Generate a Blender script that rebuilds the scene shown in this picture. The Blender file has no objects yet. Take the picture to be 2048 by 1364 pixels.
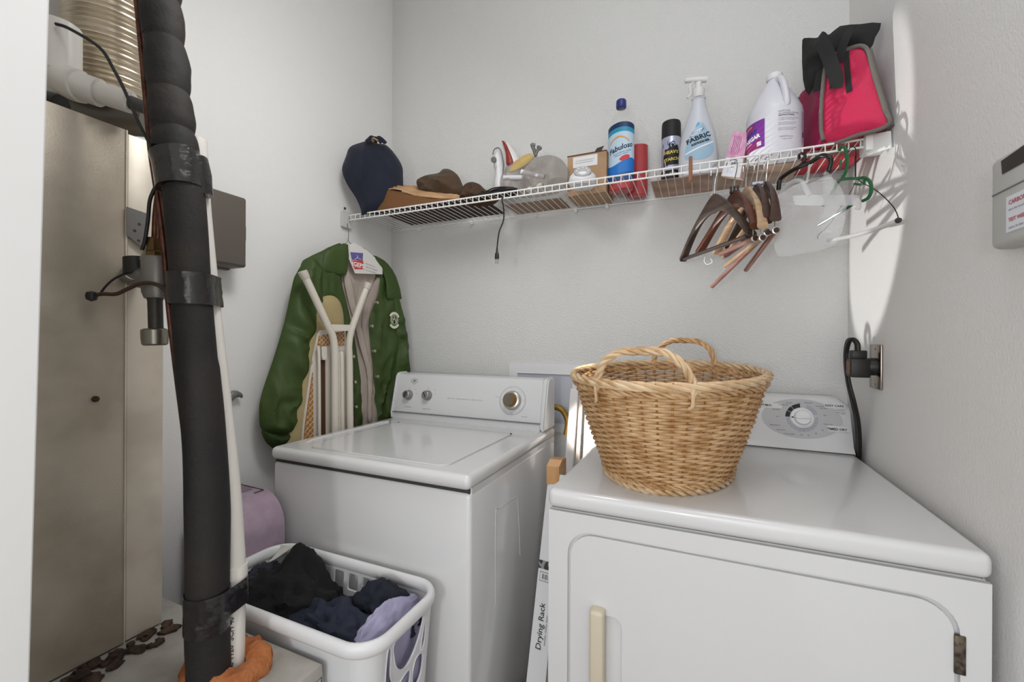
import bpy, bmesh, math, random
from math import sin, cos, pi, radians
from mathutils import Vector as V, Matrix, noise
from mathutils.geometry import delaunay_2d_cdt
random.seed(7)
S = bpy.context.scene
COL = S.collection

# ------------------------------------------------------------------ camera
FPX, YAW, ROLL = 858.8, -0.4145, 0.0051
CAM = V((-0.4405, -1.7313, 1.246))
F0 = V((sin(YAW), cos(YAW), 0)); R0 = V((cos(YAW), -sin(YAW), 0)); U0 = V((0, 0, 1))
cr_, sr_ = cos(ROLL), sin(ROLL)
cd = bpy.data.cameras.new('camera'); cam = bpy.data.objects.new('camera', cd); COL.objects.link(cam)
right = R0*cr_ + U0*sr_; up = -R0*sr_ + U0*cr_
cam.matrix_world = Matrix(((right.x, up.x, -F0.x, CAM.x), (right.y, up.y, -F0.y, CAM.y), (right.z, up.z, -F0.z, CAM.z), (0, 0, 0, 1)))
cd.sensor_width = 36; cd.lens = FPX/2048*36; cd.clip_start = 0.02
cd.dof.use_dof = True; cd.dof.focus_distance = 1.45; cd.dof.aperture_fstop = 6.5
S.camera = cam
# ------------------------------------------------------------------ light and exposure
S.view_settings.view_transform = 'Standard'; S.view_settings.look = 'None'
S.view_settings.exposure = -0.13; S.view_settings.gamma = 1.0; S.view_settings.use_curve_mapping = False
w = bpy.data.worlds.new('world'); S.world = w; w.use_nodes = True
w.node_tree.nodes['Background'].inputs[0].default_value = (0.93, 0.96, 1.0, 1)
w.node_tree.nodes['Background'].inputs[1].default_value = 1.8
def lamp(name, typ, loc, target, energy, color=(1, 1, 1), **k):
    l = bpy.data.lights.new(name, typ); o = bpy.data.objects.new(name, l); COL.objects.link(o)
    o.location = loc; o.rotation_euler = (V(target)-V(loc)).to_track_quat('-Z', 'Y').to_euler()
    l.energy = energy; l.color = color
    for a, b in k.items(): setattr(l, a, b)
    return o
lamp('hall_key', 'AREA', (-.62, -2.9, 1.25), (-1.2, 0, 1.2), 7.7, (1, 1, 1), shape='DISK', size=.16)
lamp('hall_side_fill', 'AREA', (-.10, -2.35, 1.25), (-1.8, -.9, 1.15), 6.4, (1, .99, .97), shape='RECTANGLE', size=.9, size_y=1.4)  # unseen soft light added to brighten left wall, furnace and washer side
lamp('hall_left_fill', 'AREA', (-1.9, -3.0, 1.4), (0, -.7, 1.3), 14, (1, .99, .97), shape='RECTANGLE', size=.9, size_y=1.4)  # unseen soft light added to lift the dim right wall
lamp('left_wall_fill', 'AREA', (-1.0, -1.0, 2.2), (-1.868, -.85, 1.15), 4.6, (1, .99, .98), shape='DISK', size=.3)  # floating disk added to wash the left wall, no fixture there
lamp('ceiling_lamp', 'AREA', (-.40, -1.25, 2.92), (-1.5, -.8, .9), 8.3, (.97, .98, 1), shape='DISK', size=.8)  # unseen fill added below the ceiling, aimed at left wall and washer
cb_ = lamp('corner_beam', 'SPOT', (-1.5, -.30, 1.17), (-.0, -.235, 1.63), 60, (1, .99, .97), spot_size=radians(31), spot_blend=.2, shadow_soft_size=.015)  # added mid-air spot without a fixture, makes the bright patch on the right wall
cb_.rotation_euler = (cb_.rotation_euler.to_matrix() @ Matrix.Rotation(radians(-16), 3, 'Z')).to_euler(); cb_.scale = (.50, 1, 1)
lamp('sun_beam', 'SPOT', (-.62, -2.4, 2.35), (-.845, -.0, .85), 900, (1, .92, .82), spot_size=radians(4.2), spot_blend=.5, shadow_soft_size=.02)

# ------------------------------------------------------------------ helpers
def ray(x, y):
    a, b = (x-1024)/FPX, -(y-682)/FPX
    a, b = cr_*a - sr_*b, sr_*a + cr_*b
    return F0 + a*R0 + b*U0
def at(x, y, X=None, Y=None, Z=None, D=None):
    r = ray(x, y)
    t = D if D is not None else (X-CAM.x)/r.x if X is not None else (Y-CAM.y)/r.y if Y is not None else (Z-CAM.z)/r.z
    return CAM + r*t
class Plane:                       # a vertical plane through two ground points; u runs along it, v is height
    def __init__(s, A, B):
        s.A = V((A[0], A[1], 0)); s.u = (V((B[0], B[1], 0))-s.A).normalized(); s.n = V((s.u.y, -s.u.x, 0))
        if (CAM-s.A).dot(s.n) < 0: s.n = -s.n
    def px(s, x, y):
        r = ray(x, y); t = (s.A-CAM).dot(s.n)/r.dot(s.n); P = CAM + r*t
        return ((P-s.A).dot(s.u), P.z)
    def P(s, u, v, h=0): return s.A + s.u*u + V((0, 0, v)) + s.n*h
    def at(s, x, y, h=0): return s.P(*s.px(x, y), h)
    def on(s, x, y, h): r = ray(x, y); return CAM + r*((s.A+s.n*h-CAM).dot(s.n)/r.dot(s.n))
def lin(c):
    if isinstance(c, str): c = [int(c[i:i+2], 16)/255 for i in (0, 2, 4)]
    return tuple((x/12.92 if x <= .04045 else ((x+.055)/1.055)**2.4) for x in c[:3]) + (1,)
MATS = {}
def mat(name, col, rough=.5, metal=0, bump=None, var=None, trans=0, alpha=1, spec=.5, ior=1.45, coat=0, sheen=0, stretch=None, subs=0):
    if name in MATS: return MATS[name]
    m = bpy.data.materials.new(name); m.use_nodes = True; nt = m.node_tree; N = nt.nodes; L = nt.links
    b = N['Principled BSDF']; b.inputs['Base Color'].default_value = lin(col); b.inputs['Roughness'].default_value = rough
    b.inputs['Metallic'].default_value = metal; b.inputs['Transmission Weight'].default_value = trans; b.inputs['Alpha'].default_value = alpha
    b.inputs['Specular IOR Level'].default_value = spec; b.inputs['IOR'].default_value = ior; b.inputs['Coat Weight'].default_value = coat
    b.inputs['Sheen Weight'].default_value = sheen; b.inputs['Subsurface Weight'].default_value = subs
    tc = N.new('ShaderNodeTexCoord'); mp = N.new('ShaderNodeMapping'); L.new(tc.outputs['Object'], mp.inputs[0])
    if stretch: mp.inputs['Scale'].default_value = stretch
    if var:                        # (second colour, scale, low, high)
        n = N.new('ShaderNodeTexNoise'); n.inputs['Scale'].default_value = var[1]; n.inputs['Detail'].default_value = 5; L.new(mp.outputs[0], n.inputs[0])
        r = N.new('ShaderNodeMapRange'); r.inputs[1].default_value = var[2]; r.inputs[2].default_value = var[3]; L.new(n.outputs[0], r.inputs[0])
        x = N.new('ShaderNodeMix'); x.data_type = 'RGBA'; x.inputs[6].default_value = lin(col); x.inputs[7].default_value = lin(var[0])
        L.new(r.outputs[0], x.inputs[0]); L.new(x.outputs[2], b.inputs['Base Color'])
    if bump:                       # (scale, distance)
        n = N.new('ShaderNodeTexNoise'); n.inputs['Scale'].default_value = bump[0]; n.inputs['Detail'].default_value = 3; L.new(mp.outputs[0], n.inputs[0])
        u = N.new('ShaderNodeBump'); u.inputs['Distance'].default_value = bump[1]; u.inputs['Strength'].default_value = 1; L.new(n.outputs[0], u.inputs['Height']); L.new(u.outputs[0], b.inputs['Normal'])
    MATS[name] = m; return m
def link(name, bm, m, parent=None, kind=None, smooth=True, ang=38):
    bmesh.ops.recalc_face_normals(bm, faces=bm.faces[:])
    if smooth:
        for f in bm.faces: f.smooth = True
        for e in bm.edges:
            if len(e.link_faces) == 2 and e.calc_face_angle(0) > radians(ang): e.smooth = False
    me = bpy.data.meshes.new(name); bm.to_mesh(me); bm.free()
    for q in (m if isinstance(m, (list, tuple)) else [m]): me.materials.append(q)
    o = bpy.data.objects.new(name, me); COL.objects.link(o)
    if parent: o.parent = parent; o.matrix_parent_inverse = parent.matrix_world.inverted()
    if kind: o['kind'] = kind
    return o
def thing(name, label, cat, loc=(0, 0, 0), group=None):
    o = bpy.data.objects.new(name, None); COL.objects.link(o); o.location = loc; o.empty_display_size = .05
    o.matrix_world = Matrix.Translation(V(loc))
    o['label'] = label; o['category'] = cat
    if group: o['group'] = group
    return o
def tag(o, label, cat, group=None):
    o['label'] = label; o['category'] = cat
    if group: o['group'] = group
    return o
def NB(): return bmesh.new()
def box(bm, lo, hi, bev=0, seg=3, M=None, mi=0, vert_only=False):
    b2 = bmesh.new()
    c = [(lo[i]+hi[i])/2 for i in range(3)]; s = [abs(hi[i]-lo[i]) for i in range(3)]
    bmesh.ops.create_cube(b2, size=1, matrix=Matrix.Translation(c) @ Matrix.Diagonal((*s, 1)))
    if bev:
        ed = [e for e in b2.edges if not vert_only or abs((e.verts[0].co-e.verts[1].co).z) > 1e-6]
        bmesh.ops.bevel(b2, geom=ed, offset=bev, segments=seg, affect='EDGES', profile=.5)
    merge(bm, b2, M, mi)
def merge(bm, b2, M=None, mi=0):
    if M: bmesh.ops.transform(b2, matrix=M, verts=b2.verts[:])
    for f in b2.faces: f.material_index = mi
    me = bpy.data.meshes.new('t'); b2.to_mesh(me); b2.free(); bm.from_mesh(me); bpy.data.meshes.remove(me)
def frame(d, upv=V((0, 0, 1))):
    d = d.normalized()
    if abs(d.dot(upv)) > .95: upv = V((1, 0, 0))
    a = d.cross(upv).normalized(); return a, a.cross(d).normalized()
def tube(bm, pts, r, seg=8, closed=False, cap=True, mi=0, flat=1, upv=None):
    pts = [V(p) for p in pts]; n = len(pts); rings = []; a = None
    for i, p in enumerate(pts):
        d = (pts[(i+1) % n]-pts[i-1]) if closed else (pts[min(i+1, n-1)]-pts[max(i-1, 0)])
        if d.length < 1e-9: d = V((0, 0, 1))
        d.normalize()
        if upv is not None: a = frame(d, upv)[0]
        elif a is None: a = frame(d)[0]
        else:
            a = a - d*a.dot(d)
            a = a.normalized() if a.length > 1e-6 else frame(d)[0]
        b = d.cross(a); rr = r[i] if isinstance(r, (list, tuple)) else r
        rings.append([bm.verts.new(p + a*cos(2*pi*k/seg)*rr + b*sin(2*pi*k/seg)*rr*flat) for k in range(seg)])
    for i in range(n if closed else n-1):
        A, B = rings[i], rings[(i+1) % n]
        for k in range(seg):
            bm.faces.new((A[k], A[(k+1) % seg], B[(k+1) % seg], B[k])).material_index = mi
    if cap and not closed:
        bm.faces.new(rings[0][::-1]).material_index = mi; bm.faces.new(rings[-1]).material_index = mi
def smooth(pts, n=6, closed=False):
    pts = [V(p) for p in pts]; N = len(pts); out = []
    for i in range(N if closed else N-1):
        g = (lambda k: pts[k % N]) if closed else (lambda k: pts[max(0, min(N-1, k))])
        a, b, c, d = g(i-1), g(i), g(i+1), g(i+2)
        for k in range(n):
            t = k/n
            out.append(.5*((2*b)+(c-a)*t+(2*a-5*b+4*c-d)*t*t+(3*b-3*c+d-a)*t**3))
    if not closed: out.append(pts[-1])
    return out
def lathe(bm, prof, c, seg=24, sx=1, sy=1, rot=0, M=None, mi=0, cap=True):
    rings = []
    for r, z in prof:
        ring = []
        for k in range(seg):
            a = 2*pi*k/seg; p = V((r*cos(a)*sx, r*sin(a)*sy, z)); p.rotate(Matrix.Rotation(rot, 3, 'Z'))
            if M: p = M @ p
            ring.append(bm.verts.new(p+V(c)))
        rings.append(ring)
    for A, B in zip(rings, rings[1:]):
        for k in range(seg): bm.faces.new((A[k], A[(k+1) % seg], B[(k+1) % seg], B[k])).material_index = mi
    if cap:
        if prof[0][0] > 1e-5: bm.faces.new(rings[0][::-1]).material_index = mi
        if prof[-1][0] > 1e-5: bm.faces.new(rings[-1]).material_index = mi
    bmesh.ops.remove_doubles(bm, verts=[v for R in (rings[0], rings[-1]) for v in R], dist=1e-6)
def pip(p, poly):
    x, y = p; ins = False; j = len(poly)-1
    for i in range(len(poly)):
        xi, yi = poly[i]; xj, yj = poly[j]
        if (yi > y) != (yj > y) and x < (xj-xi)*(y-yi)/(yj-yi)+xi: ins = not ins
        j = i
    return ins
def dseg(p, a, b):
    ax, ay = a; bx, by = b; dx, dy = bx-ax, by-ay; l = dx*dx+dy*dy
    t = 0 if l == 0 else max(0, min(1, ((p[0]-ax)*dx+(p[1]-ay)*dy)/l))
    return math.hypot(p[0]-ax-t*dx, p[1]-ay-t*dy)
def dpoly(p, poly): return min(dseg(p, poly[i-1], poly[i]) for i in range(len(poly)))
def tri2d(outer, holes=(), step=.02):
    vs = []; es = []
    for lp in [outer]+list(holes):
        n0 = len(vs); L = []
        for i in range(len(lp)):
            a, b = lp[i], lp[(i+1) % len(lp)]; k = max(1, int(math.hypot(b[0]-a[0], b[1]-a[1])/(step*1.3)))
            L += [(a[0]+(b[0]-a[0])*j/k, a[1]+(b[1]-a[1])*j/k) for j in range(k)]
        vs += L; es += [(n0+i, n0+(i+1) % len(L)) for i in range(len(L))]
    xs = [p[0] for p in outer]; ys = [p[1] for p in outer]
    y = min(ys)+step*.5; row = 0
    while y < max(ys):
        x = min(xs)+step*(.5 if row % 2 else .9)
        while x < max(xs):
            if pip((x, y), outer) and dpoly((x, y), outer) > step*.45 and not any(pip((x, y), h) or dpoly((x, y), h) < step*.4 for h in holes): vs.append((x, y))
            x += step
        y += step*.87; row += 1
    r = delaunay_2d_cdt([V(p) for p in vs], es, [], 0, 1e-6)
    P = [tuple(p) for p in r[0]]; T = []
    for f in r[2]:
        c = (sum(P[i][0] for i in f)/len(f), sum(P[i][1] for i in f)/len(f))
        if pip(c, outer) and not any(pip(c, h) for h in holes): T.append(list(f))
    return P, T
def solid(bm, P, T, front, back, mi=0):
    fv = [bm.verts.new(front(*p)) for p in P]; bv = [bm.verts.new(back(*p)) for p in P]; cnt = {}
    for t in T:
        for i in range(len(t)):
            a, b = t[i-1], t[i]; k = (min(a, b), max(a, b)); cnt[k] = cnt.get(k, 0)+1
    for t in T:
        try:
            bm.faces.new([fv[i] for i in t]).material_index = mi; bm.faces.new([bv[i] for i in t[::-1]]).material_index = mi
        except ValueError: pass
    for (a, b), n in cnt.items():
        if n == 1:
            try: bm.faces.new((fv[a], fv[b], bv[b], bv[a])).material_index = mi
            except ValueError: pass
    loose = [v for v in bm.verts if not v.link_faces]
    for v in loose: bm.verts.remove(v)
def plate(bm, outer, fr, th, holes=(), step=1, mi=0):      # flat plate with holes: fr(u,v,h)
    P, T = tri2d(outer, holes, step)
    solid(bm, P, T, lambda u, v: fr(u, v, th), lambda u, v: fr(u, v, 0), mi)
def wrn(u, v, fr, seed, st=(1, 1)):
    q = V((u*fr*st[0], v*fr*st[1], seed*7.3)); q += .6*V((noise.noise(q*.6+V((9, 1, seed))), noise.noise(q*.6+V((2, 7, seed))), 0))
    return 1-2.2*abs(noise.noise(q)) - .45 + .45*(1-2.4*abs(noise.noise(q*2.1+V((4, 2, 1)))) - .5) + .12*noise.noise(q*5)
def pillow(bm, pts, pl, th, step=.012, edge=.03, wr=.004, wf=9, seed=1, st=(1, 1), off=0, back=0, n=4, px=True, mi=0, extra=None):
    q = [pl.px(*p) for p in pts] if px else [tuple(p) for p in pts]
    if n > 1: q = [(p.x, p.y) for p in smooth([(a, b, 0) for a, b in q], n, True)]
    P, T = tri2d(q, (), step)
    D = {p: dpoly(p, q) for p in P}
    def h(u, v):
        d = D.get((u, v)); d = dpoly((u, v), q) if d is None else d
        e = 1-math.exp(-d/edge)
        return off + th*e + wr*e*wrn(u, v, wf, seed, st) + (extra(u, v)*e if extra else 0)
    solid(bm, P, T, lambda u, v: pl.P(u, v, h(u, v)), lambda u, v: pl.P(u, v, off-back*(1-math.exp(-D.get((u, v), 0)/edge))-.001), mi)
def rrect(x0, y0, x1, y1, r, n=6):
    o = []
    for cx, cy, a0 in ((x1-r, y1-r, 0), (x0+r, y1-r, 90), (x0+r, y0+r, 180), (x1-r, y0+r, 270)):
        for k in range(n+1):
            a = radians(a0+90*k/n); o.append((cx+r*cos(a), cy+r*sin(a)))
    return o
def ellp(cx, cy, a, b, n=28, t0=0, t1=2*pi, rot=0):
    return [(cx+a*cos(t0+(t1-t0)*k/n)*cos(rot)-b*sin(t0+(t1-t0)*k/n)*sin(rot), cy+a*cos(t0+(t1-t0)*k/n)*sin(rot)+b*sin(t0+(t1-t0)*k/n)*cos(rot)) for k in range(n)]
def glyphs(s, size, bold=0, shear=0, align='CENTER'):
    c = bpy.data.curves.new('g', 'FONT'); c.body = s; c.size = size; c.align_x = align; c.align_y = 'CENTER'; c.offset = bold; c.shear = shear; c.resolution_u = 2
    o = bpy.data.objects.new('g', c); COL.objects.link(o); me = bpy.data.meshes.new_from_object(o)
    bpy.data.objects.remove(o); bpy.data.curves.remove(c); return me
def lettering(lines, fm, m, parent, name='lettering', h=.0006, label=None):
    # lines: (text, u, v, size[, rot, bold, shear, align]); fm(u,v,h) places a point on the surface
    bm = NB()
    for ln in lines:
        t, u0, v0, sz = ln[:4]; rot = ln[4] if len(ln) > 4 else 0; bold = ln[5] if len(ln) > 5 else 0; sh = ln[6] if len(ln) > 6 else 0; al = ln[7] if len(ln) > 7 else 'CENTER'
        me = glyphs(t, sz, bold, sh, al); base = len(bm.verts); bm.from_mesh(me); bpy.data.meshes.remove(me); bm.verts.ensure_lookup_table()
        for v in bm.verts[base:]:
            x, y = v.co.x, v.co.y; u = u0+x*cos(rot)-y*sin(rot); w_ = v0+x*sin(rot)+y*cos(rot); v.co = fm(u, w_, h)
    return link(name, bm, m, parent, smooth=False)
def flat(pl, uv0=(0, 0)): return lambda u, v, h=0: pl.P(u+uv0[0], v+uv0[1], h)
def patch(bm, u0, v0, u1, v1, fm, nu=12, nv=4, h=.0004, mi=0):
    g = [[bm.verts.new(fm(u0+(u1-u0)*i/nu, v0+(v1-v0)*j/nv, h)) for j in range(nv+1)] for i in range(nu+1)]
    for i in range(nu):
        for j in range(nv): bm.faces.new((g[i][j], g[i+1][j], g[i+1][j+1], g[i][j+1])).material_index = mi
def shape(bm, outline, fm, step=.01, h=.0004, mi=0):
    P, T = tri2d(outline, (), step); vs = [bm.verts.new(fm(p[0], p[1], h)) for p in P]
    for t in T: bm.faces.new([vs[i] for i in t]).material_index = mi
    for v in [v for v in vs if not v.link_faces]: bm.verts.remove(v)
def cylmap(c, r, a0, sx=1, sy=1, rot=0, z0=0):              # u is arc length from the facing angle a0
    def f(u, v, h=0):
        a = a0 + u/r; p = V(((r+h)*cos(a)*sx, (r+h)*sin(a)*sy, v+z0)); p.rotate(Matrix.Rotation(rot, 3, 'Z')); return V(c)+p
    return f
# ------------------------------------------------------------------ materials
WALL = mat('wall_paint', 'd6d6d4', .55, bump=(170, .0035))
WALLR = mat('wall_paint_fine', 'e3e2e0', .5, bump=(190, .0009))
JAMB = mat('jamb_paint', 'dcdcdb', .45)
CEIL = mat('ceiling_paint', 'e2e2e0', .8)
FLOOR = mat('floor_vinyl', '7a6a5e', .5, var=('5f5048', 6, .4, .6))
ENAMEL = mat('white_enamel', 'd3d3d3', .22, coat=.4, bump=(420, .00006))
ENAMEL2 = mat('white_enamel_console', 'cfd0d1', .3, coat=.2)
GAP = mat('dark_gap', '3c3a38', .8)
PRINT = mat('grey_print', '6a6a6c', .6)
BLACKP = mat('black_print', '1c1c1e', .6)
CHROME = mat('chrome', 'c9c7c2', .18, 1)
WHITEP = mat('white_plastic', 'e0e0e2', .35)
WIREW = mat('white_vinyl_wire', 'e9e8e5', .35)
# ------------------------------------------------------------------ the room
W_ = 1.868
def wall(name, lo, hi, m): bm = NB(); box(bm, lo, hi); return link(name, bm, m, kind='structure', smooth=False)
wall('wall_back', (-2.1, 0, -.05), (.2, .15, 3.1), WALL)
wall('wall_left', (-2.05, -2.1, -.05), (-W_, 0, 3.1), WALLR)
wall('wall_right', (0, -4.2, -.05), (.15, 0, 3.1), WALLR)
wall('floor', (-2.4, -4.2, -.06), (.2, .15, 0), FLOOR)
wall('ceiling', (-2.4, -4.2, 3.05), (.2, .15, 3.15), CEIL)
wall('wall_front', (-2.4, -2.1, 0), (-1.235, -1.50, 3.05), WALLR)
bm = NB()
a = at(100, 0, X=-1.2); b = at(60, 1364, X=-1.2)
sl = (b.y-a.y)/(b.z-a.z)
def ye(z): return a.y+(z-a.z)*sl
vs = [bm.verts.new(p) for p in [(-1.2, ye(0), 0), (-1.2, -2.1, 0), (-1.24, -2.1, 0), (-1.24, ye(0)-.004, 0), (-1.2, ye(3.04), 3.04), (-1.2, -2.1, 3.04), (-1.24, -2.1, 3.04), (-1.24, ye(3.04)-.004, 3.04)]]
for f in ((0, 1, 2, 3), (4, 5, 6, 7), (0, 1, 5, 4), (1, 2, 6, 5), (2, 3, 7, 6), (3, 0, 4, 7)): bm.faces.new([vs[i] for i in f])
bmesh.ops.bevel(bm, geom=bm.edges[:], offset=.002, segments=2, affect='EDGES')
link('trim_1', bm, JAMB, kind='structure')
# ------------------------------------------------------------------ washing machine
WL, WR, WF, WB = -1.66, -.958, -.805, -.136
wm = thing('washing_machine', 'white top-loading washing machine standing in the corner, left of the dryer', 'washing machine', ((WL+WR)/2, -.47, 0))
bm = NB(); box(bm, (WL, WF, .02), (WR, WB, .868), .012, 3)
link('cabinet', bm, ENAMEL, wm)
bm = NB(); box(bm, (WL+.006, WF+.006, .86), (WR-.006, WB-.004, .88)); link('seam', bm, GAP, wm)
bm = NB(); box(bm, (WR-.008, WF+.012, .862), (WR-.0018, WB-.004, .880)); link('side_seam', bm, ENAMEL, wm)
bm = NB(); box(bm, (WL-.002, WF-.010, .876), (WR+.002, WB, .915), .016, 5)
link('top_panel', bm, ENAMEL, wm)
bm = NB()
bm.free()
for dx in (-.13, .13):
    for dy in (-.2, .2): bm = NB(); lathe(bm, [(.02, 0), (.02, .02), (.012, .025)], ((WL+WR)/2+dx*2.2, -.47+dy*1.4, 0), 12); link('levelling_foot', bm, GAP, wm)
# creased outline on the side panel
Ps = Plane((WR, -.8), (WR, -.1))
bm = NB(); q = [Ps.px(*p) for p in ((991, 1210), (991, 1032), (1000, 1017), (1027, 997), (1035, 1005), (1040, 1110))]
tube(bm, smooth([Ps.P(u, v, .0002) for u, v in q], 4), .0012, 6); link('pressed_crease', bm, ENAMEL, wm)
# lid with its groove
lx0, lx1, ly0, ly1 = -1.545, -1.048, -.775, -.338
LZ = .9155
def top(u, v, h=0): return V((u, v, LZ+h))
lid = NB(); plate(lid, rrect(lx0, ly0, lx1, ly1, .03), top, .0045)
bmesh.ops.bevel(lid, geom=[e for e in lid.edges if e.verts[0].co.z > LZ+.004 and e.verts[1].co.z > LZ+.004 and len(e.link_faces) == 2 and e.calc_face_angle(0) > 1], offset=.003, segments=2, affect='EDGES')
lo = link('lid', lid, ENAMEL, wm)
bm = NB()
bm.free()
for x, y in ((lx0+.004, ly1-.01), (lx1-.004, ly1-.01)): bm = NB(); lathe(bm, [(.004, 0), (.004, .003), (.001, .004)], (x, y, LZ+.002), 10); link('hinge_pin', bm, GAP, lo)
bm = NB(); tube(bm, [(WL+.055, -.73, LZ-.001), (WL+.045, -.70, LZ), (WL+.045, -.36, LZ), (WL+.055, -.33, LZ-.001)], .0035, 8); link('drain_ridge', bm, ENAMEL, wm)
# console
cy0, cy1, cz0, cz1 = -.247, -.142, .915, 1.103
prof = [(-.142, .915), (-.25, .915), (-.252, .938), (-.247, .944)]
face0 = V((0, -.247, .946)); face1 = V((0, -.212, 1.092))
prof += [(-.247, .946), (-.213, 1.090), (-.208, 1.099), (-.197, 1.103), (-.150, 1.103), (-.142, 1.096)]
def extr(bm, prof, x0, x1, mi=0, bev=.004):
    b2 = bmesh.new(); A = [b2.verts.new((x0, y, z)) for y, z in prof]; B = [b2.verts.new((x1, y, z)) for y, z in prof]; n = len(prof)
    b2.faces.new(A); b2.faces.new(B[::-1])
    for i in range(n): b2.faces.new((A[i], A[(i+1) % n], B[(i+1) % n], B[i]))
    if bev: bmesh.ops.bevel(b2, geom=[e for e in b2.edges if abs(e.verts[0].co.x-e.verts[1].co.x) < 1e-6], offset=bev, segments=3, affect='EDGES')
    merge(bm, b2, None, mi)
bm = NB(); extr(bm, prof, WL+.004, WR-.018); con = link('console', bm, ENAMEL2, wm)
for x0, x1 in ((WL, WL+.012), (WR-.020, WR+.001)): bm = NB(); extr(bm, [(-.142, .916), (-.256, .916), (-.258, .94), (-.222, 1.092), (-.214, 1.104), (-.2, 1.108), (-.150, 1.108), (-.142, 1.10)], x0, x1, 0, .006); link('end_cap', bm, ENAMEL2, con)
nf = (face1-face0).cross(V((1, 0, 0))).normalized(); nf = -nf if nf.y > 0 else nf; vf = (face1-face0).normalized()
def cmap(u, v, h=0): return V((u, 0, 0))+face0+vf*v+nf*h
def cpx(x, y):                     # pixel on the sloping console face
    r = ray(x, y); P0 = cmap(0, 0); t = (P0-CAM).dot(nf)/r.dot(nf); P = CAM+r*t; return P.x, (P-face0).dot(vf)
bm = NB(); box(bm, (WL+.012, -.2565, .9425), (WR-.018, -.245, .9440)); link('console_seam', bm, PRINT, con)
def basis(n, u=V((1, 0, 0))):
    if abs(n.dot(u)) > .8: u = V((0, 1, 0))
    u = (u-n*n.dot(u)).normalized(); v = n.cross(u); return Matrix(((u.x, v.x, n.x), (u.y, v.y, n.y), (u.z, v.z, n.z)))
BM = basis(nf)
KN = mat('brushed_knob', 'b9b7b3', .3, .9); KNG = mat('grey_knob', '8f8e8c', .35, .4); GOLD = mat('gold_knob', '9a7434', .3, .8)
for n_, (x, y) in enumerate(((818, 790), (856, 791))):
    u, v = cpx(x, y); k = NB(); lathe(k, [(.021, 0), (.021, .006), (.0185, .010), (.0165, .024), (.014, .026), (0, .026)], cmap(u, v), 28, M=BM); ko = link('water_knob', k, KNG, con)
    k = NB(); lathe(k, [(.0125, .026), (.012, .0275), (0, .0275)], cmap(u, v), 24, M=BM); link('knob_cap', k, KN, ko)
    k = NB(); box(k, (-.0018, -.0115, .0275), (.0018, .0115, .0285), M=Matrix.Translation(cmap(u, v)) @ BM.to_4x4() @ Matrix.Rotation(.6 if n_ else -.3, 4, 'Z')); link('knob_pointer', k, BLACKP, ko)
u, v = cpx(1025, 801)
k = NB(); lathe(k, [(.037, 0), (.037, .004), (.034, .010), (.033, .018), (.029, .020)], cmap(u, v), 40, M=BM); ko = link('timer_dial', k, KN, con); ko['label'] = 'large silver and gold timer dial'
k = NB(); lathe(k, [(.027, .016), (.024, .034), (.022, .036), (.0215, .036)], cmap(u, v), 36, M=BM); link('dial_grip', k, GOLD, ko)
k = NB(); lathe(k, [(.0215, .034), (.0205, .037), (0, .037)], cmap(u, v), 32, M=BM); link('dial_face', k, CHROME, ko)
bm = NB()
for a_ in range(0, 360, 9):
    if 250 < a_ < 290: continue
    rr = radians(a_); r0, r1 = (.048, .053) if a_ % 45 else (.044, .053)
    tube(bm, [cmap(u+r0*cos(rr), v+r0*sin(rr), .0003), cmap(u+r1*cos(rr), v+r1*sin(rr), .0003)], .0005, 4)
tube(bm, [cmap(u+.054*cos(t*pi/30), v+.054*sin(t*pi/30), .0002) for t in range(60)], .0006, 4, closed=True)
lu, lv = cpx(829, 762)
tube(bm, [cmap(lu+.016*cos(t*pi/16), lv+.009*sin(t*pi/16), .0003) for t in range(32)], .0011, 4, closed=True)
shape(bm, [(lu-.010, lv), (lu+.002, lv+.005), (lu+.010, lv+.001), (lu, lv-.004)], cmap, .02, .0008)
link('printed_marks', bm, PRINT, con)
k1 = cpx(818, 790); k2 = cpx(856, 791)
T = [('HEAVY DUTY   SUPER CAPACITY PLUS   2 SPEED   8 CYCLE', (cpx(885, 797)[0]+cpx(975, 800)[0])/2, cpx(930, 799)[1], .0062), ('WATER LEVEL', k1[0], cpx(818, 814)[1], .0058), ('TEMPERATURE', k2[0], cpx(852, 818)[1], .0058),
     ('SERIES', lu, lv-.014, .006), ('small', k1[0]-.002, k1[1]+.028, .005), ('large', k1[0]+.03, k1[1]+.025, .005), ('extra', k1[0]+.037, k1[1]+.008, .005), ('warm', k2[0]-.002, k2[1]+.03, .005), ('cold', k2[0]+.03, k2[1]+.025, .005), ('hot', k2[0]+.035, k2[1]+.008, .005),
     ('OFF', u, v-.048, .006), ('12', u+.03, v+.052, .005), ('6', u-.03, v+.05, .005), ('DELICATE', u-.065, v+.01, .004), ('PERM PRESS', u+.055, v-.058, .0045)]
lettering(T, cmap, PRINT, con, h=.0004)
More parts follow.
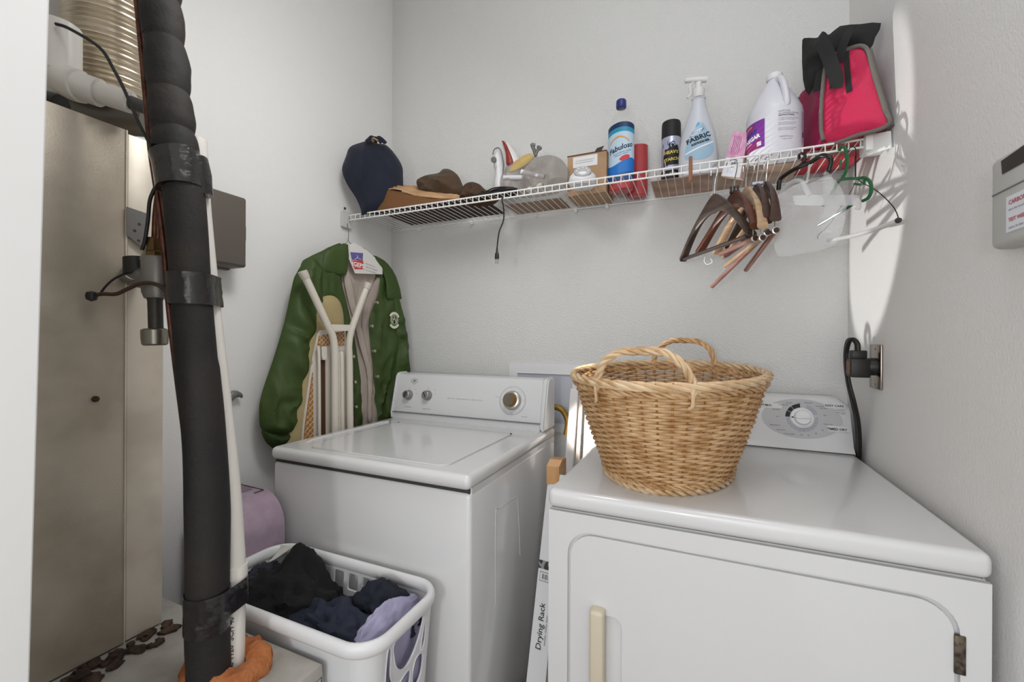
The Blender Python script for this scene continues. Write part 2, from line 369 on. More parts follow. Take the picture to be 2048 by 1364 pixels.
# ------------------------------------------------------------------ dryer
DL, DR, DF, DB = -.755, -.018, -.803, -.13
dr = thing('dryer', 'white front-loading clothes dryer under the wicker basket, against the right wall', 'dryer', ((DL+DR)/2, -.46, 0))
bm = NB(); box(bm, (DL+.001, DF, .02), (DR-.001, DB, .872), .010, 3); link('cabinet', bm, ENAMEL, dr)
bm = NB(); box(bm, (DL, DF-.012, .873), (DR, DB+.0, .915), .014, 5); link('top_panel', bm, ENAMEL, dr)
bm = NB(); box(bm, (DL+.008, DF+.004, .868), (DR-.008, DB-.004, .876)); link('seam', bm, PRINT, dr)
Pf = Plane((DL, DF-.0002), (DR, DF-.0002)); fm = lambda u, v, h=0: V((u, DF-h, v))
dl, dt, drr = -.708, .832, -.058
DO = rrect(dl, .13, drr, dt, .055, 8)
bm = NB(); plate(bm, [(DL+.003, .05), (DR-.003, .05), (DR-.003, .868), (DL+.003, .868)], fm, .009, [DO])
bmesh.ops.bevel(bm, geom=[e for e in bm.edges if all(v.co.y < DF-.008 for v in e.verts) and len(e.link_faces) == 2 and e.calc_face_angle(0) > 1], offset=.003, segments=2, affect='EDGES')
link('front_panel', bm, ENAMEL, dr)
Di = rrect(dl+.007, .137, drr-.007, dt-.007, .05, 8)
hx = at(1205, 1260, Y=DF-.012).x
slot = rrect(hx-.012, .40, hx+.040, .662, .02, 6)
bm = NB(); plate(bm, Di, fm, .0085, [slot])
bmesh.ops.bevel(bm, geom=[e for e in bm.edges if all(v.co.y < DF-.008 for v in e.verts) and len(e.link_faces) == 2 and e.calc_face_angle(0) > 1], offset=.003, segments=2, affect='EDGES')
do = link('door', bm, ENAMEL, dr)
bm = NB(); box(bm, (hx-.0245, DF-.034, .42), (hx+.006, DF-.002, .678), .007, 4)
h_ = link('handle', bm, mat('beige_plastic', 'c9bfa9', .4), do); h_['label'] = 'beige plastic handle'
hp = at(1917, 1270, Y=DF-.009)
bm = NB(); box(bm, (drr-.008, DF-.012, hp.z-.062), (drr+.006, DF-.006, hp.z+.0), .001, 2)
for z in (-.012, -.05): lathe(bm, [(.003, 0), (.002, .002), (0, .002)], (drr, DF-.012, hp.z+z), 8, M=basis(V((0, -1, 0))))
link('hinge', bm, mat('worn_hinge', '6d6455', .45, .7, var=('3d3833', 80, .4, .6)), do)
# dryer console
pr2 = [(-.062, .915), (-.168, .915), (-.150, .935), (-.112, 1.058), (-.106, 1.070), (-.094, 1.077), (-.068, 1.077), (-.062, 1.07)]
g0 = V((0, -.150, .935)); g1 = V((0, -.112, 1.058)); vg = (g1-g0).normalized(); ng = V((0, -vg.z, vg.y))
def gmap(u, v, h=0): return V((u, 0, 0))+g0+vg*v+ng*h
def gpx(x, y):
    r = ray(x, y); t = (g0-CAM).dot(ng)/r.dot(ng); P = CAM+r*t; return P.x, (P-g0).dot(vg)
bm = NB()
XS = [(.0, .028), (.012, .016), (.03, .006), (.06, 0), (.10, 0)]
b2 = bmesh.new(); rings = []
n = 24
for i in range(n+1):
    t = i/n; x = DL+.008+(DR-DL-.012)*t; e = min(x-(DL+.006), (DR-.002)-x); k = max(0, 1-e/.05); sc = 1-.20*k**3
    rings.append([b2.verts.new((x, y, .915+(z-.915)*sc)) for y, z in pr2])
for A, B in zip(rings, rings[1:]):
    for i in range(len(pr2)): b2.faces.new((A[i], A[(i+1) % len(pr2)], B[(i+1) % len(pr2)], B[i]))
b2.faces.new(rings[0]); b2.faces.new(rings[-1][::-1]); merge(bm, b2)
dc = link('console', bm, ENAMEL2, dr, ang=50)
bm = NB(); box(bm, (DL+.012, -.1705, .9152), (DR-.006, -.166, .9168)); link('console_seam', bm, GAP, dc)
ec = gpx(1604, 836); eu, ev = ec
EG = mat('console_grey', 'b3b3b5', .45); EG2 = mat('console_grey_light', 'c2c3c8', .45)
eL = gpx(1523, 828)[0]; eR = gpx(1686, 850)[0]; emid = (eL+eR)/2
bm = NB(); shape(bm, ellp(emid, ev-.002, (eR-eL)/2, .062, 48), gmap, .02, .0003); link('grey_oval', bm, EG, dc)
bm = NB(); bl = NB()
def ring(bmx, a0, a1, r0, r1, h=.0007):
    k = max(2, int((a1-a0)/4)); q = [(eu+r1*cos(radians(a0+(a1-a0)*i/k)), ev+r1*sin(radians(a0+(a1-a0)*i/k))) for i in range(k+1)]
    q += [(eu+r0*cos(radians(a0+(a1-a0)*i/k)), ev+r0*sin(radians(a0+(a1-a0)*i/k))) for i in range(k, -1, -1)]; shape(bmx, q, gmap, .02, h)
for a0, a1 in ((95, 128), (130, 150), (152, 178)): ring(bl, a0, a1, .033, .045)
ring(bm, 20, 70, .033, .045)
for a0 in range(-178, -5, 17): ring(bm, a0, a0+15, .034, .043)
link('dark_cycle_band', bl, BLACKP, dc); link('pale_cycle_band', bm, mat('lavender_grey', 'a0a1ad', .5), dc)
BG = basis(ng); k = NB(); lathe(k, [(.032, 0), (.032, .003), (.029, .006), (.024, .007)], gmap(eu, ev), 40, M=BG); ko = link('timer_knob', k, WHITEP, dc)
k = NB(); lathe(k, [(.024, .006), (.022, .016), (.020, .018), (0, .018)], gmap(eu, ev), 36, M=BG); box(k, (-.02, -.004, .016), (.02, .004, .022), .002, 2, M=Matrix.Translation(gmap(eu, ev)) @ BG.to_4x4()); link('knob_grip', k, WHITEP, ko)
k = NB(); shape(k, [(eu-.031, ev), (eu-.024, ev+.003), (eu-.024, ev-.003)], gmap, .02, .0075); link('knob_pointer', k, BLACKP, ko)
for (x, y, w2, h2) in ((1545, 811, .026, .0075), (1670, 812, .026, .0075), (1676, 858, .027, .0085)):
    bm = NB(); a_ = gpx(x, y); shape(bm, rrect(a_[0]-w2, a_[1]-h2, a_[0]+w2, a_[1]+h2, .003, 3), gmap, .02, .0006); link('name_tab', bm, ENAMEL2, dc)
G = lambda x, y: gpx(x, y)
T = [('OPTIMAL', *G(1530, 810), .0095, 0, .0002), ('EASY CARE', *G(1669, 812), .0095, 0, .0002), ('TIMED DRY', *G(1674, 859), .0098, 0, .0003), ('SENSOR DRY', *G(1567, 810), .0045), ('LESS DRY', *G(1578, 806), .0045), ('OFF', *G(1598, 807), .0045), ('MORE DRY', *G(1617, 806), .0045),
     ('VERY DRY', *G(1552, 819), .0045), ('OFF', *G(1555, 833), .0045), ('DAMP DRY', *G(1640, 813), .0045), ('AIR ONLY', *G(1648, 817), .0045), ('OFF', *G(1650, 831), .0045), ('TOUCH UP', *G(1656, 849), .0045), ('DELICATES 30', *G(1550, 850), .0045), ('FLUFF AIR 15', *G(1562, 860), .0045), ('COOL DOWN', *G(1578, 868), .0045),
     ('20', *G(1603, 870), .005), ('40', *G(1617, 871), .005), ('50', *G(1632, 867), .005), ('70', *G(1645, 861), .005), ('wrinkle free', *G(1680, 821), .0045), ('cotton, jeans', *G(1682, 825), .0045), ('heavy', *G(1686, 828), .0045)]
lettering(T, lambda u, v, h=0: gmap(u, v, h+.0006), BLACKP, dc, h=.0003)
# ------------------------------------------------------------------ wicker basket on the dryer
bc = V((-.52, -.535, .9155)); TH = 1.479; RA, RB, KB, HB = .335, .229, .64, .253
bt = thing('wicker_basket', 'honey coloured oval wicker laundry basket with two twisted handles on the dryer', 'basket', bc)
def bp(t, z, off=0):               # z 0..1 up the flared wall
    k = KB+(1-KB)*(z**.85); a, b = RA*k, RB*k
    x, y = (a+off)*cos(t), (b+off)*sin(t)
    zz = .008+HB*z+(.010*cos(t)*z*z)
    return bc+V((x*cos(TH)-y*sin(TH), x*sin(TH)+y*cos(TH), zz))
WK = mat('wicker', 'c9a67c', .5, bump=(300, .0006), var=('a67c4e', 26, .38, .66)); WK2 = mat('wicker_pale', 'd6bc99', .5, bump=(300, .0005), var=('b8946a', 30, .4, .68)); WKD = mat('wicker_dark', 'a97a45', .55, var=('8a5c2c', 40, .4, .65))
NS = 46; bm = NB(); rows = 37
for r in range(rows):
    z = .03+.90*r/(rows-1); ph = pi*(r % 2); jit = random.random()*6
    pts = [bp(2*pi*i/(NS*4), z+.006*noise.noise(V((i*.11, r*3.1, 1))), .0040*cos(NS/2*2*pi*i/(NS*4)+ph)+.0010*noise.noise(V((i*.3, r, 5)))) for i in range(NS*4)]
    rr = [.0031+.0006*noise.noise(V((i*.08, r*1.7, 3))) for i in range(NS*4)]
    if r == 20: rr = [.0044]*(NS*4)
    tube(bm, pts, rr, 6, closed=True, upv=V((0, 0, 1)))
link('woven_wall', bm, WK, bt, ang=60)
bm = NB()
for s in range(NS):
    t = 2*pi*s/NS; tube(bm, [bp(t, z/10) for z in range(0, 11)], .0021, 6)
link('stakes', bm, WKD, bt)
def braid(bm, path, r, strands=3, turns=20, rs=None, closed=True, wob=0, flat=1):
    n = len(path); P = [V(p) for p in path]; rs = rs or r*.62; a = None; fr = []
    for i in range(n):
        d = (P[(i+1) % n]-P[i-1]) if closed else (P[min(i+1, n-1)]-P[max(i-1, 0)]); d.normalize()
        a = frame(d)[0] if a is None else (a-d*a.dot(d)).normalized(); fr.append((a.copy(), d.cross(a)))
    for s in range(strands):
        q = []
        for i in range(n):
            th = 2*pi*(s/strands+turns*i/(n if closed else n-1)); A, B = fr[i]; q.append(P[i]+A*cos(th)*r+B*sin(th)*r*flat)
        tube(bm, q, rs, 6, closed=closed)
E2 = lambda z, off, n=420: [bp(2*pi*i/n, z, off) for i in range(n)]
bm = NB(); braid(bm, E2(.965, .001), .0062, 4, 10, .0048); link('rim_braid', bm, WK2, bt)
bm = NB(); braid(bm, E2(.90, .002), .0045, 3, 23, .0036); link('rim_band', bm, WK, bt)
bm = NB(); braid(bm, E2(.0, .003), .0062, 3, 16, .0050); link('base_braid', bm, WK2, bt)
bm = NB(); braid(bm, E2(.045, .003), .0040, 3, 20, .0034); link('base_band', bm, WK, bt)
bm = NB()
for i in range(-16, 17):
    y = i/17; xx = math.sqrt(max(0, 1-y*y)); k = KB*.98
    q = [bc+V(((RA*k*u)*cos(TH)-(RB*k*y)*sin(TH), (RA*k*u)*sin(TH)+(RB*k*y)*cos(TH), .008+.002*sin(u*30+i*pi))) for u in [(-xx+2*xx*j/30) for j in range(31)]]
    tube(bm, q, .0042, 5)
link('woven_base', bm, WK, bt)
for t0, lab in ((pi, WK2), (0, WK)):
    A = bp(t0-.42, .88, .006); B = bp(t0+.42, .88, .006); C_ = (bp(t0-.34, 1, -.002), bp(t0+.34, 1, -.002)); hh = .058 if t0 else .062
    q = smooth([A, A+V((0, 0, .03)), C_[0]+V((0, 0, hh*.62)), C_[0].lerp(C_[1], .22)+V((0, 0, hh*.98)), C_[0].lerp(C_[1], .5)+V((0, 0, hh*1.04)), C_[0].lerp(C_[1], .78)+V((0, 0, hh)), C_[1]+V((0, 0, hh*.62)), B+V((0, 0, .03)), B], 14)
    bm = NB(); braid(bm, q, .0048, 3, 4.5, .0046, closed=False); h_ = link('handle', bm, lab, bt)
    for e in (A, B):
        b2 = NB(); d = (e-bc); d.z = 0; d.normalize(); s_ = V((-d.y, d.x, 0))
        tube(b2, smooth([e+V((0, 0, .035))+s_*.006, e+V((0, 0, .012))+d*.009, e+V((0, 0, -.014))+d*.006, e+V((0, 0, -.022))-s_*.006], 6), .0036, 6); link('handle_wrap', b2, WK2, h_)
# ------------------------------------------------------------------ wire shelf
SZ, LZ2, SD = 1.790, 1.768, .306; SX0, SX1 = -1.846, -.045
sh = thing('wire_shelf', 'long white wire shelf fixed across the back wall, loaded with household items', 'shelf', (-.93, -.01, SZ))
RW = .0026
bm = NB(); x = SX0+.012; k = 0
while x < SX1:
    tube(bm, [(x, -.012, SZ+RW), (x, -SD+.004, SZ+RW), (x, -SD-.002, SZ), (x, -SD-.002, LZ2)], .0016, 6); x += .0262
link('wire_deck', bm, WIREW, sh)
for nm, y, z, r in (('front_rail', -SD, SZ-.001, .0030), ('lip_rail', -SD, LZ2, .0030), ('back_rail', -.014, SZ-.001, .0028)):
    bm = NB(); tube(bm, [(SX0, y, z), (SX1, y, z)], r, 8); link(nm, bm, WIREW, sh)
CLIP = mat('clip_plastic', 'e6e6e4', .4)
for px_ in (838, 944, 1073, 1152, 1214, 1422, 1500):
    X = at(px_, 420, Y=-.012).x; bm = NB(); box(bm, (X-.006, -.022, SZ-.014), (X+.006, -.001, SZ+.004), .002, 2); lathe(bm, [(.004, 0), (.003, .003), (0, .004)], (X, -.012, SZ-.018), 10); link('wall_clip', bm, CLIP, sh)
BRK = mat('bracket_grey', 'c4c3c0', .5)
bm = NB(); plate(bm, rrect(-.335, 1.735, -.285, 1.805, .006), lambda u, v, h: V((-W_+.001+h, u, v)), .016); br = link('end_bracket', bm, BRK, sh)
bm = NB(); lathe(bm, [(.006, 0), (.005, .003), (0, .004)], (-W_+.016, -.325, 1.815), 12, M=basis(V((1, 0, 0)))); link('bracket_screw', bm, GAP, br)
a_ = at(1735, 268, Y=-.27); bm = NB()
box(bm, (-.046, -.325, 1.752), (-.0, -.27, 1.806), .003, 2); br = link('end_bracket', bm, CLIP, sh)
bm = NB(); lathe(bm, [(.004, 0), (.003, .002), (0, .003)], (-.046, -.30, 1.79), 10, M=basis(V((-1, 0, 0)))); link('bracket_screw', bm, GAP, br)
# white card at the end of the shelf
ce = Plane((-.055, -.28), (-.004, -.36)); bm = NB()
q = [ce.px(*p) for p in ((1733, 272), (1782, 262), (1784, 296), (1735, 312))]
plate(bm, q, ce.P, .004); tag(link('card', bm, mat('white_card', 'e4e4e2', .6), smooth=False), 'small white card wedged at the right end of the wire shelf under the pink bag', 'card')
ZT = SZ+RW+.0018
# ------------------------------------------------------------------ navy drawstring bag
NAVY = mat('navy_cloth', '11172a', .85, sheen=.15, bump=(500, .0004))
Pn = Plane((-1.80, -.36), (-1.55, -.10))
bm = NB(); pillow(bm, [(692, 312), (700, 294), (722, 285), (742, 281), (756, 287), (772, 290), (790, 308), (804, 332), (806, 352), (806, 372), (800, 392), (786, 408), (781, 424), (760, 429), (735, 428), (723, 430), (722, 420), (712, 396), (694, 368), (684, 340)], Pn, .06, .010, .05, .018, 8, 3, (1.4, .6), back=.04)
nb = tag(link('drawstring_bag', bm, NAVY), 'dark navy cloth drawstring bag standing at the left end of the shelf', 'bag')
bm = NB(); c0 = Pn.at(750, 291, .045)
for i in range(7):
    a = i/6*pi; tube(bm, smooth([c0+V((.035*cos(a), .02*cos(a), -.006)), c0+V((.018*cos(a+.3), .01*cos(a), .012+.004*(i % 2))), c0+V((.002*cos(a), 0, .006))], 4), [.007]*8+[.003], 6)
link('gathered_neck', bm, NAVY, nb)
bm = NB(); tube(bm, smooth([c0+V((-.014, -.006, -.004)), c0+V((0, -.018, .004)), c0+V((.016, -.006, -.004))], 6), .0035, 6); link('drawstring', bm, mat('tan_cord', 'a5825c', .8), nb)
# ------------------------------------------------------------------ brown paper bag lying on the shelf
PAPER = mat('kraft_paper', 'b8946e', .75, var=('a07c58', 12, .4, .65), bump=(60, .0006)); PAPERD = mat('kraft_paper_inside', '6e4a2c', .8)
A0 = at(742, 362, Y=-.34); A1 = at(855, 390, Y=-.27); A2 = at(932, 397, Y=-.20)
def quadpatch(bm, P00, P10, P11, P01, nu=10, nv=8, amp=.003, th=.0015, seed=1, mi=0):
    P00, P10, P11, P01 = map(V, (P00, P10, P11, P01)); nrm = (P10-P00).cross(P01-P00).normalized()
    def f(u, v, h=0):
        p = P00.lerp(P10, u).lerp(P01.lerp(P11, u), v); return p+nrm*(h+amp*(noise.noise(V((u*4, v*4, seed)))+.8*abs(noise.noise(V((u*8, v*7, seed+3))))))
    g = [(i/nu, j/nv) for j in range(nv+1) for i in range(nu+1)]
    T = [[j*(nu+1)+i, j*(nu+1)+i+1, (j+1)*(nu+1)+i+1, (j+1)*(nu+1)+i] for j in range(nv) for i in range(nu)]
    solid(bm, g, T, lambda u, v: f(u, v, th), lambda u, v: f(u, v, 0), mi)
Zs = ZT+.001
TL = at(742, 363, Y=-.27); TM = at(795, 375, Y=-.16)
BLp = V((TL.x+.045, -.285, Zs)); BR = V((-1.20, -.285, Zs)); BL2 = V((TL.x+.05, -.05, Zs)); BR2 = V((-1.22, -.05, Zs))
tp = lambda x, y, Y: at(x, y, Y=Y)
bm = NB()
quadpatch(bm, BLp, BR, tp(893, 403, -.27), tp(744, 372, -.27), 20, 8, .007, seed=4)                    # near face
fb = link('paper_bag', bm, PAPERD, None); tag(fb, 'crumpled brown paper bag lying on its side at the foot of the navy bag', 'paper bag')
bm = NB(); quadpatch(bm, tp(744, 372, -.275), tp(893, 403, -.275), tp(935, 399, -.235), tp(743, 362, -.23), 24, 8, .010, seed=9); link('folded_top', bm, PAPER, fb)
bm = NB(); quadpatch(bm, tp(742, 362, -.232), tp(815, 380, -.20), tp(875, 380, -.12), tp(800, 372, -.10), 16, 8, .010, seed=12); link('upper_flap', bm, PAPER, fb)
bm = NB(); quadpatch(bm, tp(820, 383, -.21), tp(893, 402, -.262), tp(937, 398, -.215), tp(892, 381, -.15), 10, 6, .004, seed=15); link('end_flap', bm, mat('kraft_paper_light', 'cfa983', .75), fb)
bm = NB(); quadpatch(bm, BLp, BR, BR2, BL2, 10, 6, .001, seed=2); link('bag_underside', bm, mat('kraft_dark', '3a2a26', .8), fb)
# ------------------------------------------------------------------ brown cloth cap and folded cloth
BRN = mat('brown_cloth', '4a3826', .85, sheen=.1, bump=(350, .0006))
Pb = Plane((-1.36, -.16), (-1.05, -.13))
bm = NB(); pillow(bm, [(833, 362), (850, 351), (876, 346), (886, 338), (900, 339), (915, 350), (924, 368), (928, 386), (915, 400), (885, 400), (848, 392), (838, 380)], Pb, .06, .008, .035, .026, 13, 5, back=.03)
tag(link('cloth_cap', bm, BRN), 'dark brown cloth cap on the shelf behind the paper bag', 'cap')
Pb2 = Plane((-1.30, -.24), (-1.00, -.21))
bm = NB(); pillow(bm, [(925, 374), (940, 364), (958, 368), (972, 380), (1000, 392), (985, 410), (950, 412), (920, 402)], Pb2, .035, .006, .02, .018, 20, 8, back=.02)
tag(link('folded_cloth', bm, mat('umber_cloth', '43301f', .85, bump=(300, .0006))), 'small crumpled dark brown cloth on the shelf right of the cap', 'cloth')
# flattened cardboard sheet under the items
def board(name, x0, x1, y0, y1, col, label, cat='cardboard', z=ZT, th=.003):
    bm = NB(); box(bm, (x0, y0, z), (x1, y1, z+th), .0008, 1); return tag(link(name, bm, mat(name+'_'+col, col, .8, var=('8d7058', 9, .4, .7))), label, cat)
board('cardboard_sheet', -1.17, -.935, -.15, -.02, '9a8270', 'flat grey-brown cardboard sheet lying under the knotted grey bag')
# ------------------------------------------------------------------ black cord on and under the shelf
CORD = mat('black_rubber', '1b1a1a', .45)
co = thing('power_cord', 'black two-prong power cord dangling below the shelf from a coil beside the iron', 'cord', (-1.11, -.30, SZ))
c0 = at(1003, 395, Y=-.26); c0.z = ZT+.004
q = []
for i in range(70):
    a = i*.42; r = .055+.012*sin(i*.9); q.append(c0+V((r*1.35*cos(a)-.02, .55*r*sin(a)+.0, .002+.00025*i+.002*sin(i*1.7))))
g_ = at(1003, 404, Y=-.315)
q += [g_+V((0, .02, .02)), g_+V((0, .002, .012)), at(1007, 415, Y=-.322), at(1007, 440, Y=-.318), at(998, 465, Y=-.315), at(994, 497, Y=-.313)]
bm = NB(); tube(bm, smooth(q, 4), .0026, 6); link('flex', bm, CORD, co)
e = at(994, 497, Y=-.313); bm = NB()
lathe(bm, [(.003, .004), (.0042, -.012), (.0042, -.014), (.0075, -.018), (.0085, -.030), (.0088, -.038), (.0, -.0385)], e, 12, sy=.7); pg = link('plug', bm, CORD, co)
for s in (-1, 1): bm = NB(); box(bm, (e.x+s*.0042-.0007, e.y-.003, e.z-.056), (e.x+s*.0042+.0007, e.y+.003, e.z-.038)); link('prong', bm, CHROME, pg)
# ------------------------------------------------------------------ steam iron standing on its heel
ir = thing('steam_iron', 'white and red steam iron standing on its heel behind the grey bag', 'iron', (-1.06, -.10, ZT))
Pi_ = Plane((-1.15, -.11), (-.90, -.085))
IW = mat('iron_white', 'dcdcdc', .3)
bm = NB(); pillow(bm, [(990, 345), (987, 330), (988, 312), (994, 302), (1002, 302), (1006, 314), (1010, 335), (1012, 385), (988, 385)], Pi_, .035, .01, .012, 0, px=True, back=.03); link('heel_handle', bm, IW, ir)
bm = NB(); pillow(bm, [(1003, 286), (1010, 282), (1022, 292), (1034, 310), (1042, 335), (1046, 385), (1008, 385), (1012, 345), (1010, 310)], Pi_, .02, .01, .01, 0, back=.035, off=-.004); link('body', bm, IW, ir)
bm = NB(); pillow(bm, [(1006, 285), (1012, 287), (1020, 302), (1029, 328), (1020, 334), (1015, 330), (1014, 310), (1008, 290)], Pi_, .008, .006, .005, 0, off=.016); q_ = link('water_tank', bm, mat('iron_red', '8e2f22', .3), ir); q_['label'] = 'red water tank'
bm = NB(); tube(bm, smooth([Pi_.at(*p, .02) for p in ((989, 313), (992, 303), (1000, 300), (1006, 308), (1010, 330), (1009, 350))], 5), .0025, 6); link('trim_line', bm, mat('iron_grey', '6b6a6a', .4), ir)
bm = NB(); c_ = Pi_.at(993, 326, .034); lathe(bm, [(.012, 0), (.011, .004), (0, .005)], c_, 20, sy=1, M=basis(Pi_.n)); link('dial', bm, mat('iron_grey', '6b6a6a', .4), ir)
# ------------------------------------------------------------------ knotted grey plastic bag with rolls inside
gb = thing('plastic_bag', 'knotted see-through grey plastic bag of paper rolls beside the iron', 'plastic bag', (-1.0, -.17, ZT))
GP = mat('grey_film', '968c84', .28, alpha=.46, bump=(45, .006)); 
Pg = Plane((-1.14, -.215), (-.84, -.165))
bm = NB(); pillow(bm, [(1000, 366), (1008, 340), (1030, 322), (1052, 312), (1074, 314), (1098, 310), (1122, 318), (1138, 342), (1142, 368), (1120, 385), (1080, 394), (1040, 396), (1008, 392)], Pg, .055, .007, .03, .036, 12, 21, (1, .8), back=.05)
link('film', bm, GP, gb)
bm = NB(); c_ = Pg.at(1074, 308, .03); 
for i in range(9):
    a = i*2.1; tube(bm, smooth([c_+V((0, 0, -.02)), c_+V((.008*cos(a), .008*sin(a), .0)), c_+V((.020*cos(a), .016*sin(a), .006+.012*(i % 3)/2)), c_+V((.010*cos(a+.8), .010*sin(a+.8), .016))], 4), .006, 6)
link('knot', bm, mat('grey_knot', '6d6a66', .35, bump=(80, .003)), gb)
for nm, (x0, y0), (x1, y1), hf, col in (('paper_roll', (1012, 362), (1052, 362), .062, 'c9c8cb'), ('paper_roll', (1046, 350), (1092, 360), .060, 'd8d7da'), ('paper_roll', (1060, 384), (1090, 372), .058, 'c7c2ba')):
    bm = NB(); tube(bm, [Pg.at(x0, y0, hf-.028), Pg.at(x1, y1, hf-.028)], .0095, 14); tag(link(nm, bm, mat('roll_'+col, col, .6)), {'c9c8cb': 'thin white paper roll, lowest left inside the grey plastic bag', 'd8d7da': 'white paper roll slanting across the middle of the grey plastic bag', 'c7c2ba': 'short cream paper roll at the bottom right of the grey plastic bag'}[col], 'paper roll')
bm = NB(); pillow(bm, [(1022, 348), (1040, 325), (1062, 314), (1070, 320), (1058, 334), (1036, 346)], Pg, .008, .008, .01, .003, off=.032)
tag(link('packet', bm, mat('yellow_packet', 'b49a5c', .5)), 'yellow packet inside the top of the grey plastic bag', 'packet')
# ------------------------------------------------------------------ cardboard box and puck light
cb = thing('cardboard_box', 'open brown cardboard box with white label behind the round white light', 'box', (-.82, -.10, ZT))
KB_ = mat('box_card', 'b0906f', .75, var=('a18262', 10, .4, .65)); KE = mat('box_edge', '5b2e22', .8)
bx0, bx1, by0, by1, bz = at(1135, 340, Y=-.155).x, at(1213, 340, Y=-.155).x, -.155, -.030, at(1180, 306, Y=-.155).z
bm = NB()
box(bm, (bx0, by0, ZT), (bx1, by0+.003, bz), .001, 1); box(bm, (bx0, by1, ZT), (bx1, by1+.003, bz), .001, 1); box(bm, (bx0, by0+.003, ZT), (bx0+.003, by1, bz), .001, 1); box(bm, (bx1-.003, by0+.003, ZT), (bx1, by1, bz), .001, 1); box(bm, (bx0+.003, by0+.003, ZT), (bx1-.003, by1, ZT+.004), .001, 1)
link('walls', bm, KB_, cb)
bm = NB(); tube(bm, [(bx0, by0, bz), (bx1, by0, bz), (bx1, by1, bz), (bx0, by1, bz)], .0022, 6, closed=True); link('torn_edge', bm, KE, cb)
bm = NB(); quadpatch(bm, (bx1-.045, by0+.002, bz), (bx1-.02, by0+.002, bz), (bx1-.012, by0+.012, bz+.022), (bx1-.038, by0+.012, bz+.018), 4, 3, .001); link('torn_flap', bm, GAP, cb)
pf = Plane((bx0, by0-.0003), (bx1, by0-.0003))
u0, v0 = pf.px(1146, 337); u1, v1 = pf.px(1195, 306)
bm = NB(); patch(bm, u0, v0, u1, v1-.002, flat(pf), 2, 2); lb = link('address_label', bm, mat('label_white', 'd9dadb', .6), cb)
lettering([('for household and personal use', (u0+u1)/2, v1-.018, .0055), ('see reverse side for directions', (u0+u1)/2-.004, v1-.026, .0055)], lambda u, v, h=0: pf.P(u, v, h+.0005), PRINT, lb)
pu = thing('puck_light', 'round white push light with grey face lying in front of the cardboard box', 'light', (-.83, -.25, ZT))
c_ = V((-.828, -.235, ZT)); bm = NB(); lathe(bm, [(.040, 0), (.047, .008), (.050, .020), (.046, .036), (.036, .046), (0, .052)], c_, 40); link('housing', bm, WHITEP, pu)
tl = (CAM-c_); tl.z = 0; tl.normalize(); dn = (tl*.90+V((0, 0, .42))).normalized(); Bp = basis(dn, dn.cross(V((0, 0, 1))).normalized()*-1)
ce_ = c_+V((0, 0, .0215))+dn*.0445
bm = NB(); lathe(bm, [(.030, -.020), (.030, -.001), (.028, .001), (0, .0015)], ce_, 36, M=Bp, sy=.8); fc = link('face', bm, mat('puck_grey', 'a9a8aa', .4), pu)
for i in range(8):
    a = i*pi/4; bm = NB(); p = ce_+Bp @ V((.019*cos(a), .0145*sin(a), .0022)); lathe(bm, [(.0032, -.001), (.0025, .001), (0, .0014)], p, 10, M=Bp); link('led', bm, WHITEP, fc)
bm = NB(); tube(bm, [ce_+Bp @ V((.0055*cos(t), .005*sin(t), .0022)) for t in [i*pi/8 for i in range(16)]], .0007, 5, closed=True); link('button_ring', bm, WHITEP, fc)
# ------------------------------------------------------------------ bottles on the shelf
CLEAR = mat('clear_bottle', 'e8e6e4', .06, alpha=.07, spec=.8); FROST = mat('frosted_bottle', 'c9ccd4', .35, alpha=.93, subs=.0)
def facing(c):                     # angle from an object towards the open side of the room
    d = V((-.55, -1.9, 0))-V((c[0], c[1], 0)); return math.atan2(d.y, d.x)
BOT = [(.040, 0), (.046, .004), (.047, .03), (.0465, .06), (.047, .12), (.0475, .19), (.0495, .205), (.0495, .225), (.046, .25), (.036, .272), (.022, .288), (.0145, .296), (.0135, .305), (.0135, .318)]
# blue capped cleaner
c = V((-.713, -.125, ZT)); k = 1.0; r90 = -.25
t1 = thing('cleaner_bottle', 'clear bottle with a blue cap and blue rainbow label, beside the cardboard box', 'bottle', c)
bm = NB(); lathe(bm, [(r*.98, z) for r, z in BOT], c, 36, sx=1.02, sy=.74, rot=r90); link('bottle_body', bm, CLEAR, t1)
bm = NB(); lathe(bm, [(r*.94, z+.001) for r, z in BOT[:4]]+[(.042, .062)], c, 32, sx=1.02, sy=.74, rot=r90); q = link('liquid', bm, mat('red_liquid', 'b00a1e', .12, alpha=.97), t1); q['label'] = 'red liquid at the bottom'
bm = NB(); lathe(bm, [(.0175, .310), (.0185, .314), (.0185, .334), (.0165, .338), (0, .338)], c, 28); link('cap', bm, mat('blue_cap', '26337a', .35), t1)
fa = facing(c)
LR = .0485
def el(cx, a0, sx=1.02, sy=.74, rot=r90, r=LR):      # label surface on an oval bottle
    def f(u, v, h=0):
        a = a0-rot+u/r; p = V(((r+h)*cos(a)*sx, (r+h)*sin(a)*sy, v)); p.rotate(Matrix.Rotation(rot, 3, 'Z')); return cx+p
    return f
f1 = el(c, fa); HW = .062
def strip(bm, u0, u1, lo, hi, f, h=.0004, n=20):       # band between two curves of u
    g = []
    for i in range(n+1):
        u = u0+(u1-u0)*i/n; g.append((bm.verts.new(f(u, lo(u), h)), bm.verts.new(f(u, hi(u), h))))
    for A, B in zip(g, g[1:]): bm.faces.new((A[0], B[0], B[1], A[1]))
K = lambda z: (lambda u: z)
bm = NB(); strip(bm, -HW, HW, K(.035), lambda u: .232+.010*cos(u*25), f1); lb = link('label', bm, mat('label_pale', 'b9cfe0', .4), t1)
